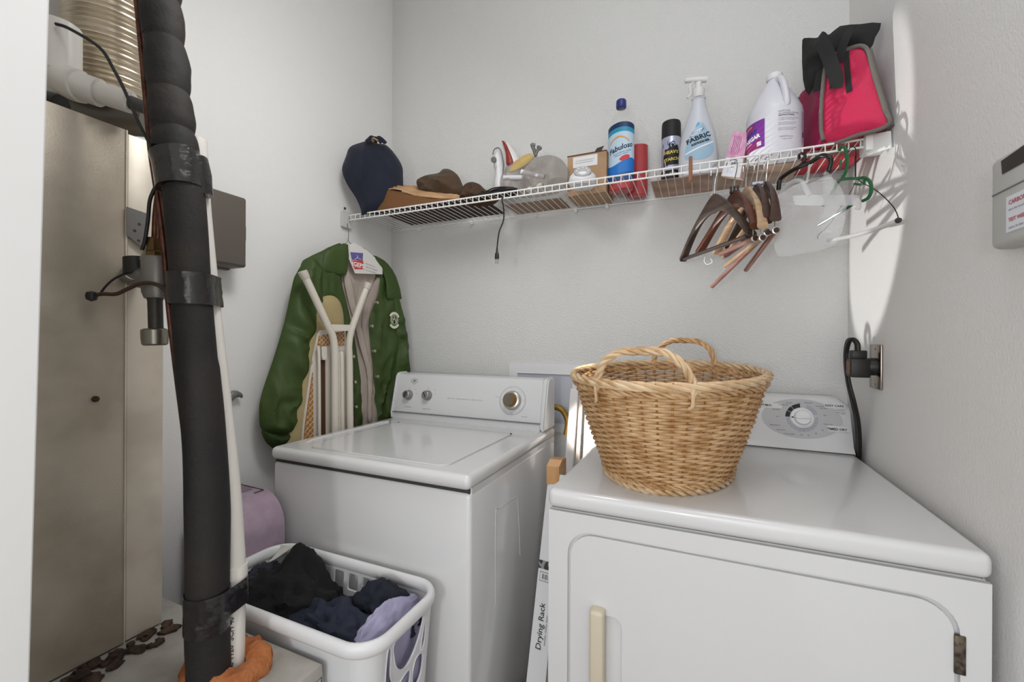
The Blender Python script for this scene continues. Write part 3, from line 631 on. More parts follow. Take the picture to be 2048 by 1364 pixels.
for nm, lo_, hi_, col, h in (('label_dark_top', lambda u: .214+.010*cos(u*25), lambda u: .2322+.010*cos(u*25), '16335e', .0007), ('label_teal_band', lambda u: .198+.010*cos(u*25), lambda u: .214+.010*cos(u*25), '2c8fae', .0007), ('label_blue_base', K(.046), lambda u: .100+.012*sin(u*40), '1f6fc0', .0007), ('label_navy_foot', K(.035), lambda u: .058+.004*sin(u*30), '1c4a86', .0009)):
    bm = NB(); strip(bm, -HW, HW, lo_, hi_, f1, h); link(nm, bm, mat('ink_'+col, col, .4), lb)
bm = NB()
for i in range(14):
    pass
strip(bm, -.045, .03, lambda u: .165+.022*cos((u+.008)*38), lambda u: .171+.022*cos((u+.008)*38), f1, .0008); link('rainbow_arc', bm, mat('ink_orange', 'd99a4e', .4), lb)
bm = NB(); shape(bm, ellp(.012, .112, .020, .009, 20, rot=.3), f1, .008, .0011); link('fruit_picture', bm, mat('ink_red', 'c8333a', .4), lb)
lettering([('Fabuloso', -.003, .150, .026, .22, .0006, .25), ('MULTI-PURPOSE CLEANER', .004, .133, .0058, .2), ('LIMPIADOR LIQUIDO', .0, .125, .0055, .2)], f1, mat('ink_navy', '14203f', .4), lb, h=.0012)
# red bottle
c = V((-.664, -.047, ZT)); t2 = thing('cleaner_bottle', 'clear bottle half full of bright red cleaner, right behind the blue labelled bottle', 'bottle', c)
bm = NB(); lathe(bm, [(r*.82, z*.92) for r, z in BOT], c, 32, sy=.8); link('bottle_body', bm, CLEAR, t2)
bm = NB(); lathe(bm, [(r*.80, z*.92+.001) for r, z in BOT[:5]]+[(.0375, .19), (0, .19)], c, 32, sy=.8); link('liquid', bm, MATS['red_liquid'], t2)
# spray starch can
c = V((-.542, -.085, ZT)); t3 = thing('aerosol_can', 'slim spray can with black cap and yellow lettering left of the spray bottle', 'can', c)
bm = NB(); lathe(bm, [(.029, .0), (.0325, .003), (.033, .006), (.033, .178), (.030, .186)], c, 36); link('can_body', bm, mat('can_silver', 'b7b9cd', .3, .35), t3)
bm = NB(); lathe(bm, [(.0325, .180), (.0330, .184), (.0325, .232), (.0305, .240), (0, .241)], c, 36); link('cap', bm, BLACKP, t3)
bm = NB(); lathe(bm, [(.0329, .0005), (.0337, .002), (.0332, .0045)], c, 36, cap=False); link('bottom_rim', bm, mat('can_brass', 'b09a72', .3, .9), t3)
f3 = cylmap(c, .0331, facing(c)+.12); 
bm = NB(); strip(bm, -.075, .075, K(.006), K(.060), f3, .0003); lb = link('black_base_band', bm, BLACKP, t3)
lettering([('SPEED IRON', -.01, .045, .010, .1), ('GENTLE SHINE', .0, .022, .008, .05)], f3, mat('ink_white', 'e8e8ea', .4), lb, h=.0006)
bm = NB(); shape(bm, [(-.030, .075), (.026, .079), (.029, .12), (.022, .146), (.006, .162), (-.008, .155), (-.024, .135), (-.031, .11)], f3, .01, .0005); lb = link('black_badge', bm, BLACKP, t3)
lettering([('HEAVY', -.001, .122, .0158, .05, .0006), ('STARCH', -.001, .097, .0140, .08, .0005)], f3, mat('ink_yellow', 'dcc25a', .4), lb, h=.0009)
bm = NB(); shape(bm, [(-.003, .141), (.012, .145), (.006, .158), (-.004, .153)], f3, .02, .0009); link('badge_peak', bm, mat('ink_pale', 'b9c6e4', .4), lb)
bm = NB(); shape(bm, [(-.033, .142), (-.012, .150), (-.011, .164), (-.033, .157)], f3, .02, .0006); link('blue_flash', bm, mat('ink_blue', '2f4fa8', .4), t3)
bm = NB(); shape(bm, [(-.012, .062), (.020, .066), (.020, .072), (-.012, .068)], f3, .02, .0006); link('pink_flash', bm, mat('ink_pink', 'd0509c', .4), t3)
# spray bottle
c = V((-.452, -.165, ZT)); t4 = thing('spray_bottle', 'tall frosted spray bottle with a white trigger top and pale blue label', 'spray bottle', c)
SPR = [(.040, 0), (.047, .004), (.0485, .03), (.048, .07), (.045, .11), (.039, .15), (.030, .19), (.021, .225), (.0165, .245), (.0155, .262), (.0175, .264), (.0175, .270)]
rr = facing(c)+pi/2+.15
bm = NB(); lathe(bm, SPR, c, 40, sx=1.28, sy=.72, rot=rr); link('bottle_body', bm, FROST, t4)
bm = NB(); lathe(bm, [(.0175, .268), (.0185, .270), (.0185, .296), (.016, .299)], c, 28); 
tw = mat('trigger_plastic', 'dedddb', .4, alpha=.96); col_ = link('collar', bm, tw, t4)
rx = V((cos(rr), sin(rr), 0))
bm = NB(); hd = c+V((0, 0, .30)); tube(bm, [hd+V((0, 0, -.004)), hd+V((0, 0, .02))], .010, 12)
tube(bm, smooth([hd+rx*.026+V((0, 0, .026)), hd+V((0, 0, .030)), hd-rx*.030+V((0, 0, .034)), hd-rx*.044+V((0, 0, .034))], 5), [.010]*8+[.009]*6+[.0065, .006], 10)
link('spray_head', bm, tw, t4)
bm = NB(); tube(bm, smooth([hd-rx*.012+V((0, 0, .026)), hd-rx*.026+V((0, 0, .012)), hd-rx*.024+V((0, 0, -.012)), hd-rx*.034+V((0, 0, -.026))], 5), .0042, 8); link('trigger', bm, tw, t4)
def sprmap(u, v, h=0):
    r = .0485
    for (r0, z0), (r1, z1) in zip(SPR, SPR[1:]):
        if z0 <= v <= z1: r = r0+(r1-r0)*(v-z0)/(z1-z0)
    a = -pi/2+u/.050; p = V(((r+h)*cos(a)*1.28, (r+h)*sin(a)*.72-.0002, v)); p.rotate(Matrix.Rotation(rr, 3, 'Z')); return c+p
bm = NB(); shape(bm, smooth_ := [(p.x, p.y) for p in smooth([(-.036, .060, 0), (-.020, .052, 0), (.012, .050, 0), (.036, .068, 0), (.040, .100, 0), (.026, .145, 0), (.014, .172, 0), (-.002, .168, 0), (-.026, .128, 0), (-.038, .09, 0)], 4, True)], sprmap, .008, .0008); lb = link('label', bm, mat('spray_label', '98b6cc', .4), t4)
bm = NB(); shape(bm, [(-.036, .070), (.040, .104), (.040, .109), (-.036, .075)], sprmap, .008, .0014); link('label_stripe', bm, mat('ink_white', 'e8e8ea', .4), lb)
bm = NB(); shape(bm, [(-.026, .128), (.010, .146), (.014, .158), (-.018, .144)], sprmap, .008, .0014); lt = link('label_tab', bm, mat('ink_tabteal', 'cfe2ee', .4), lb)
bm = NB(); tube(bm, [sprmap(*p, .002) for p in ((-.026, .128), (.010, .146), (.014, .158), (-.018, .144))], .0007, 5, closed=True); link('tab_outline', bm, mat('ink_teal', '1f6f86', .4), lt)
bm = NB(); shape(bm, [(-.012, .160), (0, .166), (.002, .178), (-.006, .174)], sprmap, .01, .0014); link('blue_mark', bm, mat('ink_sky', '3f9fd0', .4), lb)
lettering([('FABRIC', -.001, .122, .022, .32, .0007), ('REFRESHER', .004, .106, .0100, .32, .0004), ('downy soft', -.003, .145, .0085, .38)], lambda u, v, h=0: sprmap(u, v, h+.0014), BLACKP, lb, h=.0004)
# pink box
PB = Plane(at(1440, 350, Y=-.20)[:2], at(1486, 350, Y=-.215)[:2])
t5 = thing('soap_box', 'pink and white carton tilted against the white jug', 'carton', PB.at(1462, 350))
q = [PB.px(*p) for p in ((1442, 352), (1480, 356), (1497, 266), (1466, 262))]
PK = mat('carton_pink', 'cf8fb4', .5, var=('dba6c6', 60, .4, .6)); PW = mat('carton_white', 'dcdfe6', .5)
def qm(s, t, h=0):
    a = [V((*p, 0)) for p in q]; p = a[0].lerp(a[1], s).lerp(a[3].lerp(a[2], s), t); return PB.P(p.x, p.y, h)
bm = NB(); solid(bm, [(0, 0), (1, 0), (1, 1), (0, 1)], [[0, 1, 2, 3]], lambda s, t: qm(s, t, 0), lambda s, t: qm(s, t, -.035)+V((.006, 0, .002))); link('carton', bm, mat('carton_side', 'c9ada2', .6), t5, smooth=False)
bm = NB(); patch(bm, .02, .42, .98, .99, qm, 1, 1, .0006); lb = link('pink_panel', bm, PK, t5)
bm = NB(); patch(bm, .02, .01, .98, .42, qm, 1, 1, .0006); lw = link('white_panel', bm, PW, t5)
bm = NB()
for i in range(5): x = .22+.1*i; tube(bm, [qm(x+.02*sin(j*1.7+i), .50+j*.05, .0009) for j in range(9)], .0007, 4)
link('small_print', bm, mat('ink_plum', '9a5a82', .5), lb)
bm = NB(); tube(bm, [qm(.5+.36*cos(a), .26+.13*sin(a), .001) for a in [i*pi/10 for i in range(0, 12)]], .0016, 5); link('printed_arc', bm, PRINT, lw)
lettering([('57', .5, .26, .26, 0, .004)], lambda u, v, h=0: qm(u, .26+(v-.26)*.55, h+.0008), BLACKP, lw, h=.0004)
# white gallon jug
c = V((-.238, -.205, ZT)); t6 = thing('gallon_jug', 'large white plastic jug with handle and purple label beside the pink bag', 'jug', c)
JW = mat('jug_plastic', 'd6d6de', .35, alpha=1, subs=.05)
JP = [(.066, 0), (.074, .006), (.0755, .02), (.0755, .135), (.073, .150), (.062, .175), (.046, .205), (.030, .232), (.021, .246), (.0185, .250), (.0185, .256)]
bm = NB(); lathe(bm, JP, c, 44); link('jug_body', bm, JW, t6)
bm = NB(); lathe(bm, [(.0205, .252), (.0225, .255), (.0225, .266), (.0205, .270), (0, .2705)], c, 32); link('cap', bm, WHITEP, t6)
fj = facing(c); hd = V((cos(fj+.5), sin(fj+.5), 0))
bm = NB(); tube(bm, smooth([c+hd*.016+V((0, 0, .238)), c+hd*.034+V((0, 0, .240)), c+hd*.052+V((0, 0, .215)), c+hd*.064+V((0, 0, .180)), c+hd*.070+V((0, 0, .150)), c+hd*.066+V((0, 0, .140))], 6), .0095, 12); link('grip', bm, JW, t6)
f6 = cylmap(c, .0758, fj)
u0, u1 = -.112, -.021
bm = NB(); strip(bm, u0, u1, K(.030), K(.113), f6, .0004); lb = link('purple_label', bm, mat('ink_purple', '7c3596', .4), t6)
bm = NB(); strip(bm, u0, u0+.055, K(.088), K(.108), f6, .0007); link('label_berry_band', bm, mat('ink_berry', '8c2a66', .4), lb)
bm = NB(); strip(bm, u0, u1-.012, K(.030), lambda u: .043+.35*max(0, u-u0-.03), f6, .0007); link('label_berry_foot', bm, mat('ink_berry', '8c2a66', .4), lb)
for lo_ in (.098, .047):
    bm = NB(); strip(bm, u0+.008, u0+.052, lambda u: lo_+.1*(u-u0-.03), lambda u: lo_+.005+.1*(u-u0-.03), f6, .001); link('pink_streak', bm, mat('ink_pinkhot', 'e77aa6', .4), lb)
bm = NB(); patch(bm, u1-.022, .037, u1-.009, .049, f6, 2, 1, .001); link('label_window', bm, PW, lb)
lettering([('SIMPLE', u0+.042, .082, .017, .12, .0006)], f6, mat('ink_indigo', '2c3a86', .4), lb, h=.0011)
lettering([('VINEGAR', u0+.044, .064, .0165, .12, .0008)], f6, MATS['ink_white'], lb, h=.0012)
lettering([('QUESTIONS?', .026, .122, .0055, 0, 0, 0, 'LEFT'), ('ALL PURPOSE CLEANING', .026, .116, .0052, 0, 0, 0, 'LEFT'), ('INSTRUCTIONS:', .026, .110, .006, 0, .0002, 0, 'LEFT'), ('For glass and counters add one cup', .026, .102, .0042, 0, 0, 0, 'LEFT'), ('to a gallon of warm water.', .026, .097, .0042, 0, 0, 0, 'LEFT'), ('Rinse well after use on floors', .026, .088, .0042, 0, 0, 0, 'LEFT'), ('and other hard surfaces.', .026, .083, .0042, 0, 0, 0, 'LEFT'), ('Keep out of reach of children', .026, .073, .0042, 0, 0, 0, 'LEFT'), ('Store in a cool dry place', .026, .068, .0042, 0, 0, 0, 'LEFT'), ('MADE IN U.S.A.', .048, .048, .0055), ('one gallon 3.78 L', .048, .041, .004)], lambda u, v, h=0: f6(u-.012, v, h), PRINT, t6, h=.0005)
bm = NB(); strip(bm, .088, .105, K(.035), K(.125), f6, .0005); lb = link('side_label', bm, mat('label_lilac', 'b6aabb', .5), t6)
bm = NB(); strip(bm, .091, .100, K(.05), lambda u: .062+.5*(u-.09), f6, .0009); link('side_label_mark', bm, mat('ink_berry', '8c2a66', .4), lb)
# cardboard and white packet seen through the deck at the right
board('cardboard_sheet', -.60, -.405, -.20, -.02, 'bfa497', 'flat dusty pink cardboard sheet on the shelf under the can and spray bottle', th=.0025, z=ZT-.0035+.0005)
board('cardboard_sheet', -.400, -.165, -.20, -.02, 'c0aa9c', 'flat grey-pink cardboard sheet on the shelf behind the wooden hangers', th=.0025, z=ZT-.003)
board('white_packet', -.335, -.27, -.13, -.04, 'd9d6d0', 'white paper packet seen through the shelf above the wooden hanger hooks', 'packet', th=.006, z=ZT+.0005)
# ------------------------------------------------------------------ pink insulated bag
t7 = thing('lunch_bag', 'bright pink insulated bag with grey piping and black straps beside the white jug', 'bag', (-.09, -.21, ZT))
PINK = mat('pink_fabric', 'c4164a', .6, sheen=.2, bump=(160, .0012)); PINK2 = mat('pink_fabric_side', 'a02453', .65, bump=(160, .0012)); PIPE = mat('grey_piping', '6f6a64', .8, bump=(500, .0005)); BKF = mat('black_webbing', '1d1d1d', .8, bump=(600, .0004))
Pp = Plane(at(1650, 280, Z=1.80)[:2], at(1778, 280, X=-.010)[:2])
A_ = at(1650, 290, Z=ZT+.002); A_.y += .0
Bx = at(1778, 262, X=-.012)
Pp = Plane((A_.x, A_.y), (Bx.x, Bx.y))
front = [(1648, 281), (1650, 150), (1668, 115), (1700, 98), (1733, 97), (1750, 150), (1770, 215), (1778, 250), (1720, 270)]
bm = NB(); pillow(bm, front, Pp, .014, .010, .03, .010, 11, 31, (.6, 1.6), n=2); link('front_panel', bm, PINK, t7)
bm = NB(); tube(bm, smooth([Pp.at(*p, .004) for p in front], 5, True), .0052, 8); link('front_piping', bm, PIPE, t7)
# left side panel running back to the wall
a0 = Pp.at(1648, 281); b0 = V((a0.x-.035, -.035, a0.z)); a1 = Pp.at(1664, 118); b1 = V((a1.x-.03, -.06, a1.z+.01))
def side(P00, P10, P11, P01, name, m, amp=.006, seed=3):
    bm = NB(); quadpatch(bm, P00, P10, P11, P01, 12, 14, amp, .002, seed); return link(name, bm, m, t7)
a0.z = max(a0.z, ZT+.012)
bl_ = V((-.168, -.05, ZT+.006)); br_ = V((-.012, -.05, ZT+.006)); fl_ = Pp.at(1648, 281, -.003); fr_ = Pp.at(1778, 252, -.003)
tl_ = Pp.at(1668, 112, -.003); tr_ = Pp.at(1735, 97, -.003); btl = V((-.150, -.075, tl_.z+.012)); btr = V((-.030, -.075, tl_.z+.012))
fl_.z = ZT+.010
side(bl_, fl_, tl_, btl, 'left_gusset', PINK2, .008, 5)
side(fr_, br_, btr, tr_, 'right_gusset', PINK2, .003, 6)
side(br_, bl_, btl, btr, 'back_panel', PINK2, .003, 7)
side(fl_, fr_, br_, bl_, 'base_panel', mat('red_lining', 'c23a44', .6, bump=(60, .002)), .003, 8)
bm = NB(); tube(bm, smooth([bl_, bl_.lerp(btl, .5)+V((-.006, 0, 0)), btl], 5), .0045, 7); link('back_piping', bm, PIPE, t7)
bm = NB(); tube(bm, [fr_+V((.003, .004, 0)), fr_.lerp(tr_, .5)+V((.003, .012, 0)), tr_+V((.003, .01, 0))], .009, 7); link('side_piping', bm, PIPE, t7)
# folded black top
Pt = Plane((Pp.A.x-.01, Pp.A.y+.07), (Pp.A.x-.01+Pp.u.x, Pp.A.y+.07+Pp.u.y))
bm = NB(); pillow(bm, [(1604, 92), (1608, 76), (1630, 76), (1660, 68), (1680, 52), (1722, 48), (1762, 46), (1750, 75), (1738, 100), (1700, 100), (1668, 116), (1640, 150), (1618, 190), (1606, 160)], Pt, .030, .010, .03, .012, 12, 17, n=2, back=.03); link('black_top_flap', bm, BKF, t7)
def strap(pts, m, w=.016, pl=Pp, h=.02, name='strap', th=.0012):
    q = [pl.px(*p[:2]) for p in pts]; hs = [p[2] if len(p) > 2 else h for p in pts]
    q = smooth([(a, b, k) for (a, b), k in zip(q, hs)], 5); bm = NB(); n = len(q)
    for sgn in (0, 1): pass
    L = []
    for i in range(n):
        d = (q[min(i+1, n-1)]-q[max(i-1, 0)]); d = V((d.x, d.y, 0)).normalized(); s_ = V((-d.y, d.x, 0))*w
        L.append([bm.verts.new(pl.P(*(q[i]+s_*a)[:2], q[i].z+b)) for a, b in ((-1, 0), (1, 0), (1, th), (-1, th))])
    for A, B in zip(L, L[1:]):
        for i in range(4): bm.faces.new((A[i], A[(i+1) % 4], B[(i+1) % 4], B[i]))
    bm.faces.new(L[0]); bm.faces.new(L[-1]); return link(name, bm, m, t7)
strap([(1642, 82, .02), (1655, 90, .035), (1672, 125, .040), (1684, 165, .034), (1680, 182, .024)], BKF, .0165)
strap([(1712, 58, .02), (1705, 85, .035), (1694, 108, .030), (1690, 130, .022)], BKF, .011)
strap([(1700, 110, .022), (1702, 150, .020), (1705, 188, .018)], BKF, .0065, name='strap_tail')
strap([(1643, 140, .004), (1636, 160, .000), (1632, 182, -.004)], BKF, .009, name='buckle_patch')
# folded brown thing and papers under the pink bag
Pq = (at(1580, 365, Z=ZT-.004), at(1700, 345, Z=ZT-.004))
bm = NB(); box(bm, (-.160, -.245, ZT+.0005), (-.030, -.205, ZT+.006), .001, 1); tag(link('brown_folder', bm, mat('folder_brown', '8a6d5e', .6)), 'brown folder lying flat on the shelf under the pink bag', 'folder')
# clothespin
X = at(1381, 365, Y=-SD-.006); bm = NB()
cp = thing('clothespin', 'wooden clothespin clipped on the front rail below the spray bottle', 'clothespin', (X.x, -SD, SZ))
PIN = mat('pin_wood', '8a5c40', .6, bump=(90, .0004))
for dy in (-.0075, .0045): bm = NB(); box(bm, (X.x-.0052, -SD+dy-.0035, SZ-.052), (X.x+.0052, -SD+dy+.0025, SZ+.022), .0015, 2); link('jaw', bm, PIN, cp)
bm = NB(); tube(bm, [(X.x-.0065+i*.0013, -SD-.0015+.008*cos(i*1.3), SZ-.012+.004*sin(i*1.3)) for i in range(11)], .0007, 5); link('spring', bm, CHROME, cp)
# ------------------------------------------------------------------ wooden hangers on the lip rail
def wood(name, col, dark): return mat(name, col, .38, var=(dark, 5, .35, .65), stretch=(1, 1, 14), coat=.15, bump=(60, .0003))
WD = wood('dark_walnut', '4a3a30', '2e2320'); WRD = wood('red_brown_wood', '46291f', '5e301e'); WLT = wood('light_wood', 'c3a486', 'a58766'); WBR = wood('brown_wood', '4b3122', '382219'); DOW = wood('rosy_dowel', '9a7268', '84594d')
HR = LZ2-.003
def hanger(label, x, ang, half, wm, neck=.085, drop=.120, bar=None, barm=None, near=None, rodfar=None, group=None, ht=.040, lean=0, hookm=None, bow=.012, far=None, barpts=None):
    t = thing('wooden_hanger', label, 'hanger', (x, -SD, HR), group)
    d = V((sin(ang), -cos(ang), 0)); n = V((d.y, -d.x, 0)); o = V((x, -SD, HR))
    def P(s, z, k=0): return o+d*s+V((0, 0, z))+n*k+V((lean*z, 0, 0))
    far = far or half
    hk = hookm or CHROME
    bm = NB(); tube(bm, smooth([P(-.020, -.012), P(-.017, .004), P(-.006, .0115), P(.006, .0115), P(.015, .002), P(.011, -.018), P(.002, -.040), P(0, -neck+.004), P(0, -neck-.014)], 6), .0017, 7); hook = link('hook', bm, hk, t)
    bm = NB(); N = 26; rings = []
    for i in range(N+1):
        s = -1+2*i/N; a = abs(s); L = half if s > 0 else far
        zt = -neck - drop*(a**1.35)*(1.0) + .006*(1-a); h = (ht*(1-a)**2.4+.021)*(1 if a < .96 else .86); wd = .0055+.0085*a**1.5
        k = bow*(a**2)*2.2; sc = L*s; 
        ring = []
        for j in range(10):
            th = 2*pi*j/10; cy = math.copysign(abs(cos(th))**.6, cos(th)); cz = math.copysign(abs(sin(th))**.6, sin(th))
            ring.append(bm.verts.new(P(sc, zt-h/2+cz*h/2, k+cy*wd)))
        rings.append(ring)
    for A, B in zip(rings, rings[1:]):
        for j in range(10): bm.faces.new((A[j], A[(j+1) % 10], B[(j+1) % 10], B[j]))
    bm.faces.new(rings[0]); bm.faces.new(rings[-1][::-1]); link('shoulder_body', bm, wm, t)
    zb = -neck-drop-.012
    if bar == 'wood':
        bm = NB(); tube(bm, [P(-far*.96, zb+.002, bow*2), P(half*.9, zb+.002, bow*2)], .0075, 10, flat=.8); link('trouser_bar', bm, barm or wm, t)
    if bar == 'clip':
        bm = NB(); e = [P(half*.88, zb+.012, bow*1.8), P(half*.88, zb-.026, bow*1.8)]; f_ = [P(-far*.88, zb+.012, bow*1.8), P(-far*.88, zb-.026, bow*1.8)]
        tube(bm, [e[0], e[1]], .0016, 6); b_ = link('bar_wire', bm, CHROME, t)
        bm = NB(); tube(bm, [e[1]+d*.004, at(*rodfar[:2], Y=rodfar[2]) if rodfar else f_[1]], .0066, 12); rod = link('trouser_bar', bm, barm or DOW, t)
        bm = NB(); lathe(bm, [(.0095, 0), (.0095, .003), (.007, .004)], e[1]+d*.007, 16, M=basis(d)); rc = link('bar_end_ring', bm, CHROME, t)
        bm = NB(); lathe(bm, [(.0072, .003), (.0068, .005), (0, .0052)], e[1]+d*.007, 14, M=basis(d)); link('bar_end', bm, mat('bar_end_brown', '3c2218', .4), rc)
        bm = NB(); lathe(bm, [(.0065, 0), (.0065, .010), (.004, .012)], e[0]-V((0, 0, .002)), 12); link('ferrule', bm, CHROME, t)
    if bar == 'tag':
        pass
    return t, P
AX = lambda px_, py_: at(px_, py_, Y=-SD).x
x1 = at(1428, 336, Y=-SD).x
hanger('dark walnut wooden hanger with its bar, leftmost of the hangers on the rail', x1+.002, radians(31), .155, WD, bar='wood', neck=.078, drop=.146, far=.195, bow=-.004)
t, P = hanger('red-brown wooden hanger with a black size clip on its neck, second from the left', x1+.055, radians(24), .155, WRD, bar='clip', neck=.074, drop=.135, far=.175, rodfar=(1440, 508, -.2), barm=DOW)
bm = NB(); 
for i in range(3): box(bm, (x1+.055-.012+.009*i, -SD-.004, HR-.076), (x1+.055-.006+.009*i, -SD+.006, HR-.058), .001, 1)
box(bm, (x1+.042, -SD-.004, HR-.078), (x1+.069, -SD+.006, HR-.073), .001, 1); link('size_clip', bm, CORD, t)
t3_, _ = hanger('light natural wood hanger between the red-brown and the dark brown ones', x1+.085, radians(17), .168, WLT, bar='clip', barm=WLT, neck=.070, drop=.142, far=.16, rodfar=(1450, 532, -.2))
hanger('dark brown wooden hanger with a blue neck clip, just right of the light wood hanger', x1+.112, radians(13), .150, WBR, bar='clip', neck=.062, drop=.135, far=.16, rodfar=(1424, 573, -.18))
hanger('dark brown wooden hanger, rightmost of the wooden hangers beside the clear film', x1+.136, radians(10), .160, WBR, bar='clip', neck=.060, drop=.135, far=.10, rodfar=(1492, 540, -.24))
bm = NB(); box(bm, (x1+.100, -SD-.010, HR-.064), (x1+.128, -SD+.004, HR-.056), .002, 2); tag(link('size_marker', bm, mat('blue_clip', 'b9c2d6', .4)), 'pale blue size marker clipped between the dark brown hanger necks', 'marker')
Pd = Plane(at(1425, 573, Y=-.16)[:2], at(1528, 500, Y=-.44)[:2])
# extra slats and skirt clips that hang low behind the bars
def rod(name, label, cat, a, b, r, m, Ya, Yb, flat_=1):
    bm = NB(); tube(bm, [at(*a, Y=Ya), at(*b, Y=Yb)], r, 10, flat=flat_); return tag(link(name, bm, m), label, cat)
for par_, a, b, r, m, Ya, Yb in ((t3_, (1448, 515), (1492, 455), .0075, WLT, -.19, -.33), (t, (1452, 512), (1500, 478), .0085, wood('orange_wood', '7a3518', '5c2812'), -.21, -.35)):
    bm = NB(); tube(bm, [at(*a, Y=Ya), at(*b, Y=Yb)], r, 10, flat=.6); link('lower_slat', bm, m, par_)
sk = thing('trouser_clip', 'thin chrome trouser clip wire behind the tip of the walnut hanger', 'clip', at(1415, 520, Y=-.22))
bm = NB(); tube(bm, smooth([at(*p, Y=-.22) for p in ((1411, 512), (1408, 522), (1414, 529), (1424, 524), (1420, 516))], 5), .0011, 5); link('wire', bm, CHROME, sk)
# ------------------------------------------------------------------ plastic and wire hangers at the right
def ptube(pts, pl, r, seg=9, n=5, mm=None, h=0, ap=None):
    bm = NB(); tube(bm, smooth([pl.at(*p[:2], p[2] if len(p) > 2 else h) for p in pts], n), r, seg); return bm
BKP = mat('black_plastic', '16120f', .3); 
Pk = Plane(at(1560, 360, Y=-.33)[:2], at(1658, 330, Y=-.42)[:2])
t = thing('plastic_hanger', 'thick black plastic hanger hooked on the rail, nearest the jug', 'hanger', Pk.at(1605, 320))
bm = ptube([(1557, 380), (1560, 360), (1572, 349), (1590, 338), (1620, 325), (1642, 312), (1656, 313), (1662, 322), (1657, 343)], Pk, .0058, 10); link('frame', bm, BKP, t)
bm = ptube([(1599, 331), (1609, 322), (1610, 311), (1603, 307), (1598, 311), (1599, 318)], Pk, .0036, 8); link('hook', bm, BKP, t)
bm = ptube([(1605, 367), (1628, 357), (1650, 347), (1660, 338)], Pk, .0035, 8, h=-.01); link('trouser_bar', bm, mat('dark_bar', '4a382c', .5), t)
GRN = mat('green_plastic', '1d5a34', .22, coat=.3)
Pgn = Plane((-.165, -.285), (-.052, -.46))
t = thing('plastic_hanger', 'dark green tubular plastic hanger hanging twisted near the right wall', 'hanger', Pgn.at(1688, 330))
bm = ptube([(1678, 302), (1683, 293), (1690, 296), (1694, 315), (1693, 338), (1687, 352), (1683, 360)], Pgn, .0040); link('hook', bm, GRN, t)
bm = ptube([(1674, 318), (1673, 330), (1672, 336)], Pgn, .0030, h=-.012); link('hook_tip', bm, GRN, t)
bm = ptube([(1645, 412), (1664, 386), (1676, 364), (1690, 358), (1715, 357), (1731, 356), (1741, 366), (1742, 384), (1736, 396), (1725, 402)], Pgn, .0040); link('shoulders', bm, GRN, t)
bm = ptube([(1642, 450), (1664, 437), (1690, 422), (1708, 410)], Pgn, .0038, h=.006); link('lower_bar', bm, GRN, t)
bm = ptube([(1708, 368), (1722, 369), (1728, 366), (1728, 360)], Pgn, .0028); link('tie_bar', bm, GRN, t)
WIR = mat('black_wire', '1e1a17', .4, .3)
Pw = Plane((-.105, -.306), (-.030, -.482))
t = thing('wire_hanger', 'black wire hanger with a white cardboard tube, nearest the right wall', 'hanger', Pw.at(1711, 330))
bm = ptube([(1697, 300), (1703, 293), (1710, 296), (1712, 306), (1711, 355)], Pw, .0011, 6); link('hook', bm, WIR, t)
bm = NB(); q = smooth([Pw.at(*p) for p in ((1711, 312), (1711, 355))], 24); braid(bm, q, .0012, 2, 6, .0010, closed=False); link('twisted_neck', bm, WIR, t)
bm = ptube([(1711, 355), (1703, 375), (1680, 412), (1655, 450), (1634, 470), (1633, 478)], Pw, .0010, 6, h=-.004); link('left_arm', bm, WIR, t)
bm = ptube([(1711, 355), (1727, 367), (1745, 376), (1766, 392), (1786, 413), (1795, 430), (1797, 441)], Pw, .0011, 6); link('right_arm', bm, WIR, t)
bm = ptube([(1656, 481), (1700, 473), (1750, 459), (1796, 441)], Pw, .0056, 12); tb = link('cardboard_tube', bm, mat('tube_card', 'cfcfcd', .5), t)
bm = NB(); lathe(bm, [(.0062, -.002), (.0066, .002), (.004, .006), (0, .0062)], Pw.at(1796, 441), 14, M=basis((Pw.at(1796, 441)-Pw.at(1750, 459)).normalized())); link('tube_end', bm, GAP, tb)
# frosted clip hanger and clear film
FR = mat('frosted_plastic', 'cfd1d1', .3, alpha=.45); FILM = mat('clear_film', 'f2f4f6', .08, alpha=.15, bump=(22, .006), spec=1)
Pr = Plane(at(1575, 400, Y=-.34)[:2], at(1722, 412, Y=-.485)[:2])
t = thing('plastic_hanger', 'frosted white plastic hanger with a broad rounded bar, wrapped in clear film', 'hanger', Pr.at(1640, 400))
bm = NB(); q = [Pr.px(*p) for p in ((1590, 396), (1598, 391), (1708, 390), (1718, 396), (1724, 408), (1720, 420), (1712, 418), (1706, 411), (1602, 411), (1592, 404))]; q = [(p.x, p.y) for p in smooth([(a, b, 0) for a, b in q], 4, True)]
plate(bm, q, Pr.P, .006, step=.03); bmesh.ops.bevel(bm, geom=[e for e in bm.edges if len(e.link_faces) == 2 and e.calc_face_angle(0) > 1.2], offset=.002, segments=2, affect='EDGES'); link('bar', bm, FR, t)
bm = ptube([(1556, 398), (1572, 374), (1592, 362), (1606, 365), (1614, 380), (1622, 392)], Pr, .0060, 10, h=.002); link('shoulder', bm, FR, t)
bm = ptube([(1612, 366), (1616, 345), (1620, 322), (1627, 312)], Pr, .0030, 8, h=-.002); link('hook', bm, FR, t)
Pc = Plane(at(1555, 450, Y=-.40)[:2], at(1690, 450, Y=-.50)[:2])
bm = NB(); pillow(bm, [(1556, 400), (1575, 378), (1610, 362), (1650, 352), (1672, 362), (1690, 395), (1690, 440), (1672, 486), (1640, 500), (1600, 508), (1556, 512), (1548, 470)], Pc, .012, .012, .03, .016, 14, 41, (1, .7), n=2, back=.010)
